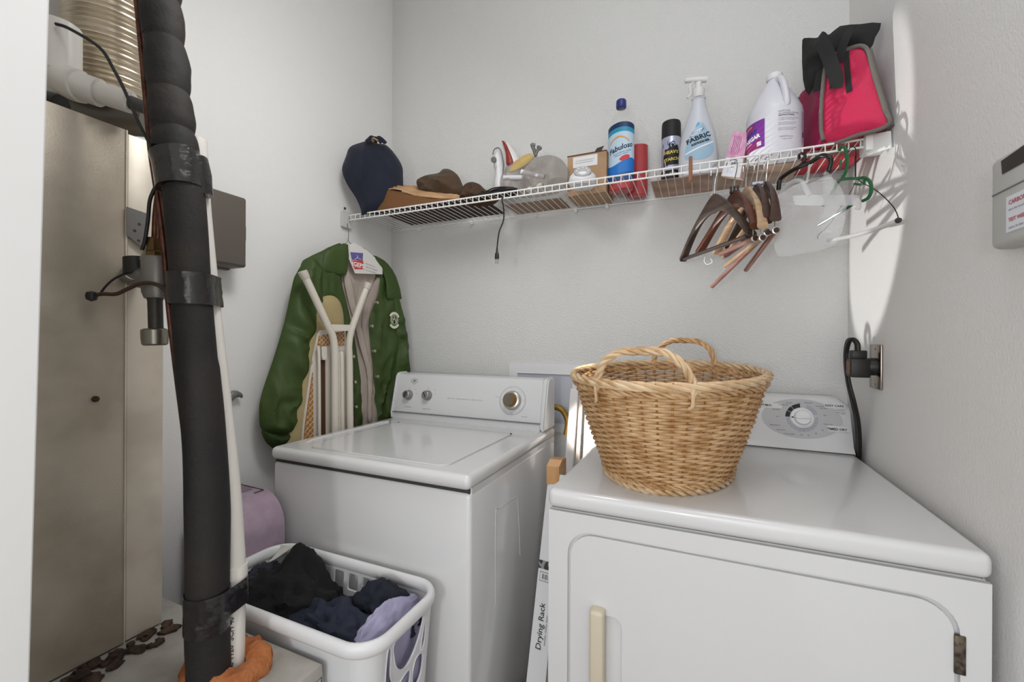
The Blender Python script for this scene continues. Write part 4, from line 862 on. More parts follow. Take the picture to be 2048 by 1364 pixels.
tag(link('garment_film', bm, FILM), 'crinkled clear plastic garment film hanging right of the wooden hangers', 'plastic film')
Pc2 = Plane(at(1640, 400, Y=-.44)[:2], at(1690, 400, Y=-.47)[:2])
bm = NB(); pillow(bm, [(1648, 345), (1662, 350), (1670, 380), (1664, 400), (1684, 420), (1690, 445), (1668, 462), (1646, 466), (1638, 440), (1652, 410), (1644, 380)], Pc2, .012, .008, .012, .016, 26, 44, (1, .8), n=2, back=.01)
tag(link('twisted_film', bm, mat('film_gloss', 'eef0f0', .05, alpha=.13, bump=(40, .008), spec=1)), 'twisted knot of clear plastic film hanging by the green hanger', 'plastic film')
# ------------------------------------------------------------------ jacket on a paper covered hanger
PJ = Plane((-1.822, -.78), (-1.735, -.02))
JG = mat('green_nylon', '36491a', .6, bump=(240, .0003)); LIN = mat('cream_lining', 'a99d93', .7, bump=(200, .0004))
jk = thing('jacket', 'dark green snap-front nylon coach jacket with pale lining hanging in the corner', 'jacket', PJ.at(700, 500))
def cloth(name, pts, m, th, off=0, wr=.012, wf=7, seed=1, st=(2.2, .6), edge=.03, step=.0105, n=3, parent=jk, pl=None, extra=None):
    bm = NB(); pillow(bm, pts, pl or PJ, th, step, edge, wr, wf, seed, st, off, 0, n, extra=extra); return link(name, bm, m, parent)
cloth('lining', [(684, 505), (700, 512), (740, 528), (762, 545), (762, 600), (765, 760), (768, 905), (700, 905), (690, 760), (672, 640)], LIN, .006, .002, .010, 9, 2)
cloth('left_body', [(684, 491), (660, 493), (642, 502), (615, 515), (600, 529), (598, 580), (600, 700), (596, 905), (716, 905), (723, 850), (722, 780), (714, 720), (704, 660), (690, 600), (681, 557)], JG, .022, .006, .016, 8, 3, (1.7, .9), .02)
cloth('left_sleeve', [(618, 514), (600, 529), (588, 548), (581, 566), (565, 641), (542, 718), (519, 786), (514, 825), (521, 862), (560, 872), (590, 850), (603, 790), (614, 737), (628, 680), (642, 600), (640, 540)], JG, .042, .014, .024, 9, 5, (1.2, .9), .026, .009)
cloth('left_cuff', [(521, 858), (523, 876), (534, 890), (548, 896), (575, 884), (588, 868), (590, 850), (560, 862)], mat('green_knit', '26370f', .8, bump=(500, .001)), .040, .014, .010, 26, 6, (3, .6), .03, .009)
cloth('right_body', [(735, 512), (758, 524), (781, 553), (790, 600), (796, 700), (798, 905), (742, 905), (744, 840), (742, 760), (735, 700), (730, 650), (738, 610), (750, 580), (746, 540)], JG, .020, .006, .017, 8, 8, (1.7, .8), .02)
cloth('right_sleeve', [(770, 535), (781, 553), (793, 595), (804, 640), (811, 690), (814, 740), (806, 760), (798, 800), (788, 800), (784, 740), (784, 680), (778, 620), (768, 570)], JG, .030, .016, .018, 10, 9, (1.3, 1), .02)
cloth('left_collar', [(684, 491), (665, 492), (642, 502), (636, 522), (634, 541), (656, 546), (679, 552), (684, 530)], JG, .010, .036, .004, 8, 11, (1, 1), .012, .009, 2)
cloth('right_collar', [(735, 512), (752, 519), (766, 530), (782, 555), (793, 598), (778, 598), (764, 597), (762, 570), (755, 545), (742, 527)], JG, .010, .034, .005, 9, 12, (1, 1), .012, .009, 2)
cloth('left_facing', [(688, 540), (700, 570), (706, 610), (718, 660), (733, 720), (739, 760), (738, 800), (738, 840), (730, 840), (730, 790), (727, 740), (713, 690), (701, 640), (690, 600), (682, 558)], LIN, .014, .020, .006, 10, 14, (1, 1), .012, .009)
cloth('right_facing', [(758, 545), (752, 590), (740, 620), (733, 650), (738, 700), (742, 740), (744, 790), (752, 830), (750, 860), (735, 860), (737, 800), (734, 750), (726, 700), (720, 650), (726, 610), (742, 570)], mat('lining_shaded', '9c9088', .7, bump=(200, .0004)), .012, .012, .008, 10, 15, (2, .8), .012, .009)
SNAP = mat('snap_metal', 'b9b49f', .25, .8)
for x, y, h in ((708, 713, .036), (711, 764, .036), (713, 814, .036), (755, 605, .042), (745, 652, .030), (750, 702, .032), (756, 753, .032)):
    bm = NB(); p = PJ.on(x, y, h+.011); lathe(bm, [(.0066, -.012), (.0066, .002), (.0040, .0035), (.0036, .002), (0, .002)], p, 14, M=basis(PJ.n)); link('snap', bm, SNAP, jk)
bm = NB(); u, v = PJ.px(776, 640); H = .040
for r_ in (.0135, .019): tube(bm, [PJ.P(u+r_*cos(a)*1.15, v+.0+r_*sin(a)*1.5, H) for a in [i*pi/14 for i in range(28)]], .0011, 5, closed=True)
tube(bm, [PJ.P(u-.010, v-.014, H), PJ.P(u, v+.016, H), PJ.P(u+.010, v-.014, H)], .0014, 5); tube(bm, [PJ.P(u-.012, v+.004, H), PJ.P(u+.014, v-.002, H)], .0014, 5)
EMB = mat('emblem_white', 'cfd3bd', .6)
em = link('chest_emblem', bm, EMB, jk); em['label'] = 'round white printed chest emblem'
bm = NB()
for a0, a1, r0, r1, dv in ((25, 150, .024, .036, 0), (215, 330, .026, .036, -.004)):
    k = 8; q = [(u+r1*cos(radians(a0+(a1-a0)*i/k))*.95, v+dv+r1*sin(radians(a0+(a1-a0)*i/k))) for i in range(k+1)]+[(u+r0*cos(radians(a0+(a1-a0)*i/k))*.95, v+dv+r0*sin(radians(a0+(a1-a0)*i/k))) for i in range(k, -1, -1)]
    shape(bm, q, PJ.P, .03, H)
link('emblem_lettering_band', bm, EMB, em)
# hanger and its printed paper cover
hg = thing('wire_hanger', 'wire hanger under a printed white paper cover, inside the green jacket', 'hanger', PJ.at(693, 470))
bm = NB(); o = V((-1.835+.0, -SD, HR)); q = [at(707, 457, Y=-SD), at(706, 443, Y=-SD+.001), at(699, 438, Y=-SD), at(695, 446, Y=-SD), PJ.at(694, 470, .01), PJ.at(693, 483, .01)]
q = smooth(q, 5); tube(bm, q, .0014, 7); link('hook', bm, mat('steel_wire', '77736d', .35, .8), hg)
bm = NB(); tube(bm, [PJ.at(684, 491, .01), PJ.at(691, 485, .01), PJ.at(693, 480, .01), PJ.at(696, 486, .01), PJ.at(706, 492, .01)], .0014, 6); link('shoulder_wire', bm, MATS['steel_wire'], hg)
PPR = mat('cover_paper', 'd3d0cd', .6)
cov = [PJ.px(*p) for p in ((686, 491), (697, 487), (722, 503), (753, 529), (753, 550), (698, 548), (686, 520))]
bm = NB(); plate(bm, cov, lambda u, v, h=0: PJ.P(u, v, h+.036), .0012, step=.03); cv = link('paper_cover', bm, PPR, hg, smooth=False)
bm = NB(); plate(bm, [PJ.px(*p) for p in ((712, 500), (724, 495), (737, 515), (720, 516))], lambda u, v, h=0: PJ.P(u, v, h+.012), .0012, step=.03); link('cover_back', bm, mat('cover_paper_back', 'a8a29b', .7), hg, smooth=False)
fc = lambda u, v, h=0: PJ.P(u, v, .0374+h)
bm = NB(); shape(bm, [PJ.px(*p) for p in ((688, 506), (714, 508), (713, 523), (691, 521))], fc, .03, .0003); lb = link('violet_panel', bm, mat('ink_violet', '5f5a94', .5), cv)
bm = NB(); shape(bm, [PJ.px(*p) for p in ((690, 522), (714, 523), (716, 540), (697, 540))], fc, .03, .0003); lr = link('red_panel', bm, mat('ink_redpanel', 'c0403c', .5), cv)
bm = NB(); tube(bm, [fc(*PJ.px(*p), .0012) for p in ((697, 520.5), (702, 517), (710, 521))], .0010, 5); tube(bm, smooth([fc(*PJ.px(*p), .0012) for p in ((702, 517), (703, 514), (701, 513))], 4), .0009, 5); link('hanger_logo', bm, MATS['ink_white'], lb)
u, v = PJ.px(704, 532); lettering([('IGEPS', u, v, .026, -.06, .0006)], fc, MATS['ink_white'], lr, h=.0009)
u, v = PJ.px(719, 528); lettering([('Keep your home', u, v, .0075, -.16, 0, 0, 'LEFT'), ('tidy recycle hangers', u, v-.014, .0080, -.12, 0, 0, 'LEFT'), ('return to cleaners', u, v-.028, .0080, -.10, 0, 0, 'LEFT')], fc, PRINT, cv, h=.0006)
# ------------------------------------------------------------------ ironing board folded, feet up
PI_ = Plane((-1.752, -.66), (-1.672, -.30))
ib = thing('ironing_board', 'folded ironing board standing feet up with tan cover and orange mesh underside', 'ironing board', PI_.at(660, 860))
TAN = mat('tan_cover', 'a3936a', .8, bump=(300, .0006)); CRM = mat('cream_metal', 'cfc8bc', .35, coat=.2); OR = mat('orange_pad', 'a8702e', .75)
def ipl(pts, off, m, name, th=.006, n=1, px=True, step=.02, par=None):
    q = [PI_.px(*p) for p in pts]
    if n > 1: q = [(p.x, p.y) for p in smooth([(a, b, 0) for a, b in q], n, True)]
    bm = NB(); plate(bm, q, lambda u, v, h=0: PI_.P(u, v, off+h), th, step=step); return link(name, bm, m, par or ib)
bm = NB(); pillow(bm, [(640, 640), (641, 615), (650, 597), (663, 590), (678, 592), (690, 605), (696, 630), (697, 660), (700, 760), (705, 920), (660, 940), (585, 940), (578, 900), (590, 850), (607, 760), (622, 700), (634, 665)], PI_, .018, .014, .012, .002, 20, 3, off=-.03, n=2); link('padded_cover', bm, TAN, ib)
ipl([(637, 668), (642, 660), (694, 660), (697, 760), (704, 920), (602, 920), (608, 850), (620, 760), (628, 710)], -.013, CRM, 'board_frame', .004)
up_ = ipl([(640, 672), (690, 662), (690, 690), (637, 690)], -.008, OR, 'upper_mesh_pad', .004)
lo_ = ipl([(627, 745), (628, 850), (628, 920), (607, 920), (612, 850)], -.008, OR, 'left_mesh_pad', .004)
ce = ipl([(643, 720), (651, 720), (652, 920), (643, 920)], -.008, mat('brown_rail', '4a2f1a', .6), 'centre_rail', .006)
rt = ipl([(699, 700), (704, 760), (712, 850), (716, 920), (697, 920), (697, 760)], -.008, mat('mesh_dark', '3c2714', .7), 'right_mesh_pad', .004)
def mesh_lines(pts_poly, par, m, sp=.017, h=-.003):
    q = [PI_.px(*p) for p in pts_poly]; us = [p[0] for p in q]; vs_ = [p[1] for p in q]; bm = NB()
    for sgn in (1, -1):
        k = -80
        while k < 80:
            seg = []; 
            for i in range(160):
                u = min(us)+(max(us)-min(us))*i/159; v = (min(vs_)+max(vs_))/2+sgn*(u-us[0])*1.05+k*sp
                if pip((u, v), q): seg.append((u, v))
            if len(seg) > 3: tube(bm, [PI_.P(*seg[0], h), PI_.P(*seg[-1], h)], .0010, 4)
            k += 1
    link('wire_mesh', bm, CRM, par)
mesh_lines([(640, 672), (690, 662), (690, 690), (637, 690)], up_, CRM); mesh_lines([(627, 745), (628, 850), (628, 920), (607, 920), (612, 850)], lo_, CRM, .021)
for nm, pts, r, h in (('left_leg', [(597, 546), (612, 577), (632, 620), (648, 655), (656, 672), (660, 695), (661, 730), (661, 920)], .0135, .030), ('right_leg', [(727, 570), (718, 592), (706, 625), (694, 660), (689, 690), (690, 730), (692, 920)], .0125, .030)):
    q = smooth([PI_.at(*p, h) for p in pts], 5); bm = NB(); tube(bm, q, r, 14, cap=True); lg = link('leg', bm, CRM, ib)
    bm = NB(); d = (q[0]-q[1]).normalized(); tube(bm, [q[0]-d*.022, q[0]-d*.002, q[0]+d*.004], [r*1.14, r*1.22, r*1.16], 14); link('foot_cap', bm, mat('foot_cap', 'bdb6ab', .5), lg)
for x, r in ((672, .0085), (680, .0085), (634, .006)):
    bm = NB(); tube(bm, smooth([PI_.at(x-1, 705 if x > 640 else 692, .010), PI_.at(x, 730, .014), PI_.at(x+1, 920, .014)], 4), r, 12); link('inner_leg', bm, CRM, ib)
q = [PI_.px(*p) for p in ((652, 649), (693, 650), (690, 662), (656, 662))]
bm = NB(); plate(bm, q, lambda u, v, h=0: PI_.P(u, v, .016+h), .016, step=.05); link('cross_bar', bm, CRM, ib)
bm = NB(); plate(bm, [PI_.px(*p) for p in ((639, 693), (649, 693), (649, 718), (642, 720), (639, 712))], lambda u, v, h=0: PI_.P(u, v, .004+h), .012, step=.05); link('lock_lever', bm, CRM, ib)
# ------------------------------------------------------------------ between the machines
# recessed valve box in the back wall
vb = thing('valve_box', 'white recessed water valve box set in the wall between the machines', 'wall box', (-1.05, 0, 1.0))
bm = NB(); o_ = [(-1.212, .865), (-.885, .865), (-.885, 1.148), (-1.212, 1.148)]; hl = [(-1.172, .90), (-.925, .90), (-.925, 1.108), (-1.172, 1.108)]
plate(bm, o_, lambda u, v, h=0: V((u, -.001-h, v)), .006, [hl], step=.3); link('flange', bm, WHITEP, vb, smooth=False)
bm = NB(); plate(bm, hl, lambda u, v, h=0: V((u, -.0012-h, v)), .0012, step=.3); link('back_plate', bm, mat('valve_back', 'b9bcc6', .5), vb, smooth=False)
bm = NB(); tube(bm, [V((u, -.007, v)) for u, v in hl], .0022, 6, closed=True); link('inner_edge', bm, WHITEP, vb)
bm = NB(); q = smooth([at(1060, 812, Y=-.06), at(1090, 812, Y=-.06), at(1118, 816, Y=-.055), at(1130, 828, Y=-.05), at(1136, 846, Y=-.05), at(1132, 870, Y=-.055)], 10); tube(bm, q, .012, 12)
tag(link('water_hose', bm, mat('braided_hose', '9a7a34', .4, .5, bump=(300, .001))), 'ochre braided water hose curving out from behind the washing machine', 'hose')
# pale board leaning behind the dryer
def slab(bm, p0, p1, wv, tv):      # a bar from p0 to p1 with width vector and thickness vector
    c = [p0, p0+wv, p0+wv+tv, p0+tv]; d = [p1, p1+wv, p1+wv+tv, p1+tv]; A = [bm.verts.new(p) for p in c]; B = [bm.verts.new(p) for p in d]
    bm.faces.new(A); bm.faces.new(B[::-1])
    for i in range(4): bm.faces.new((A[i], A[(i+1) % 4], B[(i+1) % 4], B[i]))
p1 = at(1141, 777, Y=-.075); p0 = at(1124, 915, Y=-.13); d = (p0-p1); p0 = p1+d*(p1.z/(p1.z-p0.z))*.98; p0.x = max(p0.x, -.930)
bm = NB(); slab(bm, p0, p1, V((.032, -.004, 0)), V((0, .018, 0))); bmesh.ops.bevel(bm, geom=bm.edges[:], offset=.002, segments=2, affect='EDGES')
tag(link('white_board', bm, mat('pale_board', 'ded9d6', .5)), 'long narrow white board leaning on the wall behind the dryer, left of the basket', 'board')
bm = NB(); b1_ = at(1160, 775, Y=-.045); slab(bm, V((b1_.x-.03, -.16, .02)), V((b1_.x, -.05, b1_.z)), V((.016, -.003, 0)), V((0, .012, 0)))
tag(link('white_board', bm, mat('pale_board2', 'e2d6cc', .5)), 'thinner pale board leaning half hidden behind the wicker basket', 'board')
# drying rack carton leaning between washer and dryer
rt_ = at(1098, 930, X=-.885); rb = at(1047, 1364, X=-.885)
T1 = V((-.875, -.40, .86)); B1 = V((-.905, -.66, .02))
Pk_ = {}
tA = at(1097, 945, Y=-.43); bA = at(1052, 1364, Y=-.60)
dirv = (bA-tA); bot = tA+dirv*((tA.z-.01)/(tA.z-bA.z)); wv = V((.058, -.006, 0)); n_ = dirv.cross(wv).normalized(); n_ = n_ if n_.y < 0 else -n_
bm = NB(); slab(bm, bot, tA, wv, -n_*.045); bmesh.ops.bevel(bm, geom=bm.edges[:], offset=.0012, segments=1, affect='EDGES')
dk = thing('drying_rack_carton', 'long narrow white drying rack carton leaning between the washer and the dryer', 'carton', bot)
link('carton', bm, mat('carton_white2', 'd7d7d8', .5), dk, smooth=False)
ax = (tA-bot).normalized(); wx = wv.normalized()
def dm(u, v, h=0): return bot+ax*u+wx*(v+.0)+n_*(h+.0006)
def along(y): 
    r = ray(1070, y); t = (bot-CAM).dot(n_)/r.dot(n_); return (CAM+r*t-bot).dot(ax)
bm = NB(); patch(bm, along(1133), .001, along(1116), .057, dm, 1, 1); lb = link('photo_strip', bm, mat('photo_grey', '8d8d8c', .5, var=('2c2c2c', 90, .48, .52)), dk)
bm = NB(); u = along(1148); tube(bm, [dm(u+a, b, .0003) for a, b in ((-.012, .008), (.012, .008), (.012, .052), (-.012, .052))], .0007, 4, closed=True)
for i in range(9): v_ = .016+i*.0035; w2 = .0006 if i % 3 else .0012; patch(bm, u-.007, v_, u+.007, v_+w2*2, dm, 1, 1, .0003)
link('barcode', bm, mat('barcode_ink', '4a4a4c', .6), dk)
am = lambda u, v, h=0: dm(u, .058-v, h)
lettering([('Drying Rack', along(1248), .031, .024, 0, .0003)], am, mat('ink_dark', '3c3c3e', .6), dk, h=.0004)
lettering([('wooden clothes dryer', along(1253), .014, .0085)], am, PRINT, dk, h=.0004)
# orange wood block on the rack top
w0 = tA+V((-.002, -.006, .002)); wb = thing('wood_block', 'varnished orange wood block on top of the leaning drying rack carton', 'wood block', w0)
OW = mat('orange_block', 'c99a66', .35, coat=.3, var=('b57f48', 20, .4, .6), stretch=(1, 1, .3))
bm = NB(); pA = at(1093, 965, Y=-.445); pB = at(1118, 965, Y=-.44); hgt = at(1093, 932, Y=-.445).z-pA.z
w_ = pB-pA; w_.z = 0
slab(bm, pA-V((0, 0, .004)), pA+V((0, 0, hgt)), w_, V((.008, .05, 0))); link('block', bm, OW, wb, smooth=False)
bm = NB(); t_ = pA+V((0, 0, hgt)); vs = [bm.verts.new(p) for p in (t_, t_+w_, t_+w_+V((.008, .05, 0)), t_+V((.008, .05, 0)), t_+V((.004, .02, .018)), t_+w_+V((.004, .02, .018)), t_+w_+V((.008, .05, .018)), t_+V((.008, .05, .018)))]
for f in ((0, 3, 2, 1), (4, 5, 6, 7), (0, 1, 5, 4), (1, 2, 6, 5), (2, 3, 7, 6), (3, 0, 4, 7)): bm.faces.new([vs[i] for i in f])
link('sloped_cap', bm, OW, wb, smooth=False)
# ------------------------------------------------------------------ dryer outlet, plug and cord
ou = thing('wall_outlet', 'square metal dryer outlet plate on the right wall behind the black plug', 'outlet', (0, -.26, 1.18))
MP = mat('steel_plate', '9b8f84', .22, 1)
y0, y1 = at(1744, 700, X=0).y, at(1767, 700, X=0).y; z1 = at(1755, 689, X=0).z; z0 = at(1755, 778, X=0).z
bm = NB(); box(bm, (-.006, y1, z0), (-.0002, y0, z1), .003, 2); pl_ = link('plate', bm, MP, ou)
for z in (z0+.012, z1-.012): bm = NB(); lathe(bm, [(.0035, 0), (.002, .0015), (0, .0015)], (-.006, (y0+y1)/2, z), 10, M=basis(V((-1, 0, 0)))); link('plate_screw', bm, CHROME, pl_)
bm = NB(); lathe(bm, [(.0245, .0), (.024, .012), (.022, .018)], (-.004, (y0+y1)/2, (z0+z1)/2), 28, M=basis(V((-1, 0, 0)))); link('socket', bm, CORD, ou)
yc, zc = (y0+y1)/2, (z0+z1)/2
pg = thing('dryer_plug', 'heavy black angled dryer plug with its cord looping down behind the dryer', 'plug', (-.05, yc, zc))
PLG = mat('plug_rubber', '171412', .45)
bm = NB(); box(bm, (-.064, yc-.022, zc-.030), (-.020, yc+.020, zc+.022), .004, 2); link('plug_body', bm, PLG, pg)
bm = NB(); box(bm, (-.060, yc-.015, zc+.020), (-.026, yc+.014, zc+.044), .003, 2); link('cord_clamp', bm, PLG, pg)
bm = NB(); box(bm, (-.0665, yc-.015, zc-.022), (-.0635, yc+.013, zc+.014), .001, 1); link('worn_face', bm, mat('worn_brown', '6d4d33', .5), pg)
for dy in (-.009, 0, .009):
    bm = NB(); q = smooth([(-.044, yc+dy*.8-.001, zc+.040), (-.045, yc+dy*.8, zc+.062), (-.051, yc+dy+.010, zc+.074), (-.058, yc+dy+.022, zc+.070), (-.061, yc+dy*.6+.034, zc+.04), (-.060, yc+dy*.6+.036, zc), (-.054, yc+dy*.6+.038, zc-.05), (-.040, yc+dy+.045, zc-.11), (-.022, yc+.075+dy, zc-.18), (-.014, yc+.10+dy, zc-.28), (-.014, yc+.15+dy, zc-.45)], 8)
    tube(bm, q, .0052, 8); link('cord_strand', bm, PLG, pg)
# ------------------------------------------------------------------ alarm on the right wall
t = thing('wall_alarm', 'white wall alarm with dark display and red lettered label at the right edge', 'alarm', (0, -.85, 1.47))
ay0, ay1 = at(1986, 400, X=-.030).y, -.935; az0, az1 = at(2000, 497, X=-.02).z-.004, at(2040, 290, X=-.03).z
AL = mat('alarm_plastic', 'b9b8b4', .45)
bm = NB(); box(bm, (-.034, ay1, az0), (-.0003, ay0, az1), .010, 4); link('housing', bm, AL, t)
am = lambda u, v, h=0: V((-.0343-h, ay0-u, v))
def apx(x, y): p = at(x, y, X=-.0343); return (ay0-p.y, p.z)
bm = NB(); shape(bm, [apx(2003, 322), apx(2047, 291), (.140, apx(2047, 291)[1]+.0), (.140, apx(2003, 350)[1]), apx(2005, 349)], am, .5, .0006); link('display', bm, mat('lcd_dark', '35332f', .2), t)
bm = NB(); u_, v_ = apx(2000, 385); box(bm, (-.0350, ay0-.160, v_-.0010), (-.0340, ay0-.008, v_+.0010)); link('housing_seam', bm, PRINT, t)
bm = NB(); u_, v_ = apx(2013, 395); patch(bm, u_, v_-.052, u_+.095, v_, am, 1, 1, .0004); lb = link('label', bm, PW, t)
lettering([('CARBON MONOXIDE', u_+.006, v_-.010, .009, 0, .0002, 0, 'LEFT')], am, mat('ink_alarm_red', 'b5454a', .5), lb, h=.0008)
lettering([('TEST WEEKLY', u_+.006, v_-.035, .0075, 0, .0002, 0, 'LEFT')], am, MATS['ink_alarm_red'], lb, h=.0008)
lettering([('alarm has sounded move', u_+.006, v_-.020, .005, 0, 0, 0, 'LEFT'), ('replace by date on back', u_+.006, v_-.046, .005, 0, 0, 0, 'LEFT')], am, PRINT, lb, h=.0008)
# ------------------------------------------------------------------ grey box on the left wall
t = thing('control_box', 'brown-grey hinged control box on the left wall beyond the pipes', 'wall box', (-W_, -.93, 1.6))
BX = mat('box_greige', '5d564f', .5)
tr = at(494, 397, X=-1.775); brr = at(490, 528, X=-1.775)
bm = NB(); box(bm, (-1.845, -1.12, brr.z-.012), (-1.775, tr.y, tr.z), .008, 3); link('cover', bm, BX, t)
bm = NB(); box(bm, (-1.867, -1.118, brr.z-.016), (-1.847, tr.y-.004, tr.z-.003), .005, 2); link('back_box', bm, BX, t)
bm = NB(); box(bm, (-1.868+.02, -1.116, brr.z-.006), (-1.7745, tr.y-.003, brr.z-.0045)); link('cover_seam', bm, GAP, t)
bm = NB(); box(bm, (-1.82, tr.y-.002, (tr.z+brr.z)/2-.028), (-1.790, tr.y+.009, (tr.z+brr.z)/2+.020), .003, 2); link('latch', bm, BX, t)
# grey hook behind the pipe
Ph = Plane((-1.848, -1.0), (-1.848, -.8)); b0 = Ph.at(440, 850)
hp_ = smooth([Ph.at(444, 850), Ph.at(450, 818), Ph.at(458, 798), Ph.at(468, 789), Ph.at(480, 790), Ph.at(484, 795)], 6); n = len(hp_)
ca = thing('walking_stick', 'grey plastic curved handle of a stick poking out behind the white pipe', 'stick', (b0.x, b0.y, 0))
bm = NB(); tube(bm, hp_, [.011 if i < 6 else .011+.004*sin((i-6)/(n-6)*pi*.6) if i < 18 else max(.004, .0135-(i-18)*.0009) for i in range(n)], 10, flat=.8); link('handle', bm, mat('handle_grey', '6f706f', .35), ca)
bm = NB(); tube(bm, [(hp_[0].x, hp_[0].y, .01), hp_[0]+V((0, 0, .01))], .008, 10); link('shaft', bm, mat('handle_grey', '6f706f', .35), ca)
# ------------------------------------------------------------------ lavender case
LV = mat('lavender_plastic', 'a894a3', .45, var=('a08c9c', 30, .4, .6)); LV2 = mat('lavender_dark', '85727f', .5)
t = thing('lavender_case', 'lavender hard plastic case with rounded top standing left of the washing machine', 'case', (-1.70, -.9, 0))
cx0, cx1, cyf, cyb, ct = -1.832, -1.580, -.955, -.826, at(520, 985, Y=-.86).z
prof_ = [(cx0, .02), (cx1, .02), (cx1, ct-.11)]+[(cx1-.10+.10*cos(a), ct-.10+.10*sin(a)) for a in [radians(x) for x in range(5, 90, 8)]]+[(cx0+.10-.10*sin(a), ct-.10+.10*cos(a)) for a in [radians(x) for x in range(3, 90, 8)]]
bm = NB(); plate(bm, prof_, lambda u, v, h=0: V((u, cyb-h, v)), cyb-cyf, step=1); bmesh.ops.bevel(bm, geom=[e for e in bm.edges if abs(e.verts[0].co.y-e.verts[1].co.y) < 1e-6 and len(e.link_faces) == 2 and e.calc_face_angle(0) > 1.2], offset=.006, segments=2, affect='EDGES'); link('shell', bm, LV, t)
pin = [(cx0+.03, .05), (cx1-.03, .05), (cx1-.03, ct-.12)]+[(cx1-.10+.07*cos(a), ct-.10+.07*sin(a)) for a in [radians(x) for x in range(5, 90, 12)]]+[(cx0+.10-.07*sin(a), ct-.10+.07*cos(a)) for a in [radians(x) for x in range(3, 90, 12)]]
bm = NB(); plate(bm, pin, lambda u, v, h=0: V((u, cyf-h, v)), .003, step=1); link('front_panel', bm, LV2, t)
bm = NB(); box(bm, (-1.80, -.925, ct-.001), (-1.69, -.85, ct+.004), .002, 2); link('recessed_handle', bm, LV2, t)
bm = NB(); tube(bm, [(-1.80, -.84, ct+.003), (-1.655, -.84, ct-.0), (-1.655, -.87, ct-.0)], .0014, 5); link('handle_seam', bm, GAP, t)
# ------------------------------------------------------------------ platform
PL = mat('painted_plywood', 'aba7a0', .6, var=('8d8880', 7, .42, .62), bump=(40, .0008))
px1, py1 = -1.128, -1.098
pt = thing('furnace_platform', 'grey-white painted plywood platform carrying the furnace and the pipes', 'platform', (-1.5, -1.3, 0))
bm = NB(); box(bm, (-1.866, -1.495, .575), (px1, py1, .600), .0015, 1); link('platform_top', bm, PL, pt)
bm = NB(); box(bm, (px1-.022, -1.495, .0), (px1-.001, py1-.002, .574), .001, 1); link('side_panel', bm, PL, pt)
bm = NB(); box(bm, (-1.866, py1-.022, .0), (px1-.023, py1-.002, .574), .001, 1); link('back_panel', bm, PL, pt)
# ------------------------------------------------------------------ furnace cabinet
FM = mat('furnace_metal', 'b9af9f', .42, .25, var=('a09686', 5, .40, .62), bump=(260, .0003)); FM2 = mat('furnace_metal_light', 'd2c9ba', .4, .2, var=('bdb3a4', 6, .4, .6)); RST = mat('rust', '2a1e17', .85, var=('4a392c', 30, .4, .6), bump=(60, .002))
ft = thing('furnace', 'tall grey-brown sheet metal furnace cabinet standing on the platform at the left', 'furnace', (-1.7, -1.35, .6))
XF = -1.553; ytop = 1.688
bm = NB(); box(bm, (-1.862, -1.494, .604), (XF, -1.231, ytop), .002, 2); link('main_panel', bm, FM, ft)
bm = NB(); box(bm, (-1.862, -1.226, .604), (XF-.003, -1.158, ytop-.006), .002, 2); link('rear_panel', bm, FM2, ft)
bm = NB(); box(bm, (XF-.002, -1.2315, .604), (XF+.003, -1.2285, ytop-.001), .0008, 1); link('panel_flange', bm, FM2, ft)
pz = at(248, 1112, X=XF).z
bm = NB(); box(bm, (-1.80, -1.2275, .606), (XF-.0055, -1.1570, pz)); 
bm.free()
bm = NB(); c_ = at(190, 798, X=XF); lathe(bm, [(.006, 0), (.006, .004), (.003, .007), (0, .007)], c_, 12, M=basis(V((1, 0, 0)))); link('panel_screw', bm, RST, ft)
for (x, y) in ((298, 1320), (330, 1290), (275, 1340)):
    p = at(x, y, D=.92)
bm = NB()
for i in range(26):
    b2 = bmesh.new(); bmesh.ops.create_icosphere(b2, subdivisions=2, radius=1); k = .4+.6*random.random(); s_ = (.018*k, .013*k, .005+.004*random.random())
    for v in b2.verts: v.co = V((v.co.x*s_[0], v.co.y*s_[1], v.co.z*s_[2]))*(1+.7*noise.noise(v.co*2+V((i*5, 0, 0))))
    bmesh.ops.rotate(b2, matrix=Matrix.Rotation(random.random()*3, 3, 'Z'), verts=b2.verts[:]); bmesh.ops.translate(b2, vec=(XF+.012+.055*random.random(), -1.33+.19*random.random(), .604), verts=b2.verts[:]); merge(bm, b2)
tag(link('rust_debris', bm, RST), 'dark rusty flakes scattered at the furnace foot beside the black pipe', 'debris'); bpy.data.objects['rust_debris']['kind'] = 'stuff'
# silver foil tape scraps at the foot
for (a, b, c_, d_) in (((270, 1300), (300, 1275), (302, 1290), (268, 1322)), ((305, 1288), (335, 1266), (338, 1274), (310, 1302))):
    bm = NB(); quadpatch(bm, *[at(*p, X=XF+.012) for p in (a, b, c_, d_)], 6, 4, .004, seed=a[0]); link('foil_scrap', bm, mat('foil', 'b9b2a8', .3, .8, bump=(90, .003)), ft)
# bracket on the cabinet
bm = NB(); pb = Plane((XF+.0, -1.30), (XF+.0, -1.10)); q = [(pb.px(*p)) for p in ((250, 414), (292, 428), (292, 505), (250, 470))]; plate(bm, q, lambda u, v, h=0: pb.P(u, v, h+.0045), .002, step=.1); bk = link('bracket', bm, mat('galvanised', '7b7a78', .4, .6), ft, smooth=False)
for p in ((275, 449), (266, 462), (274, 482)): bm = NB(); lathe(bm, [(.0032, 0), (0, .0006)], pb.at(*p, .0068), 10, M=basis(pb.n)); link('bracket_hole', bm, GAP, bk)
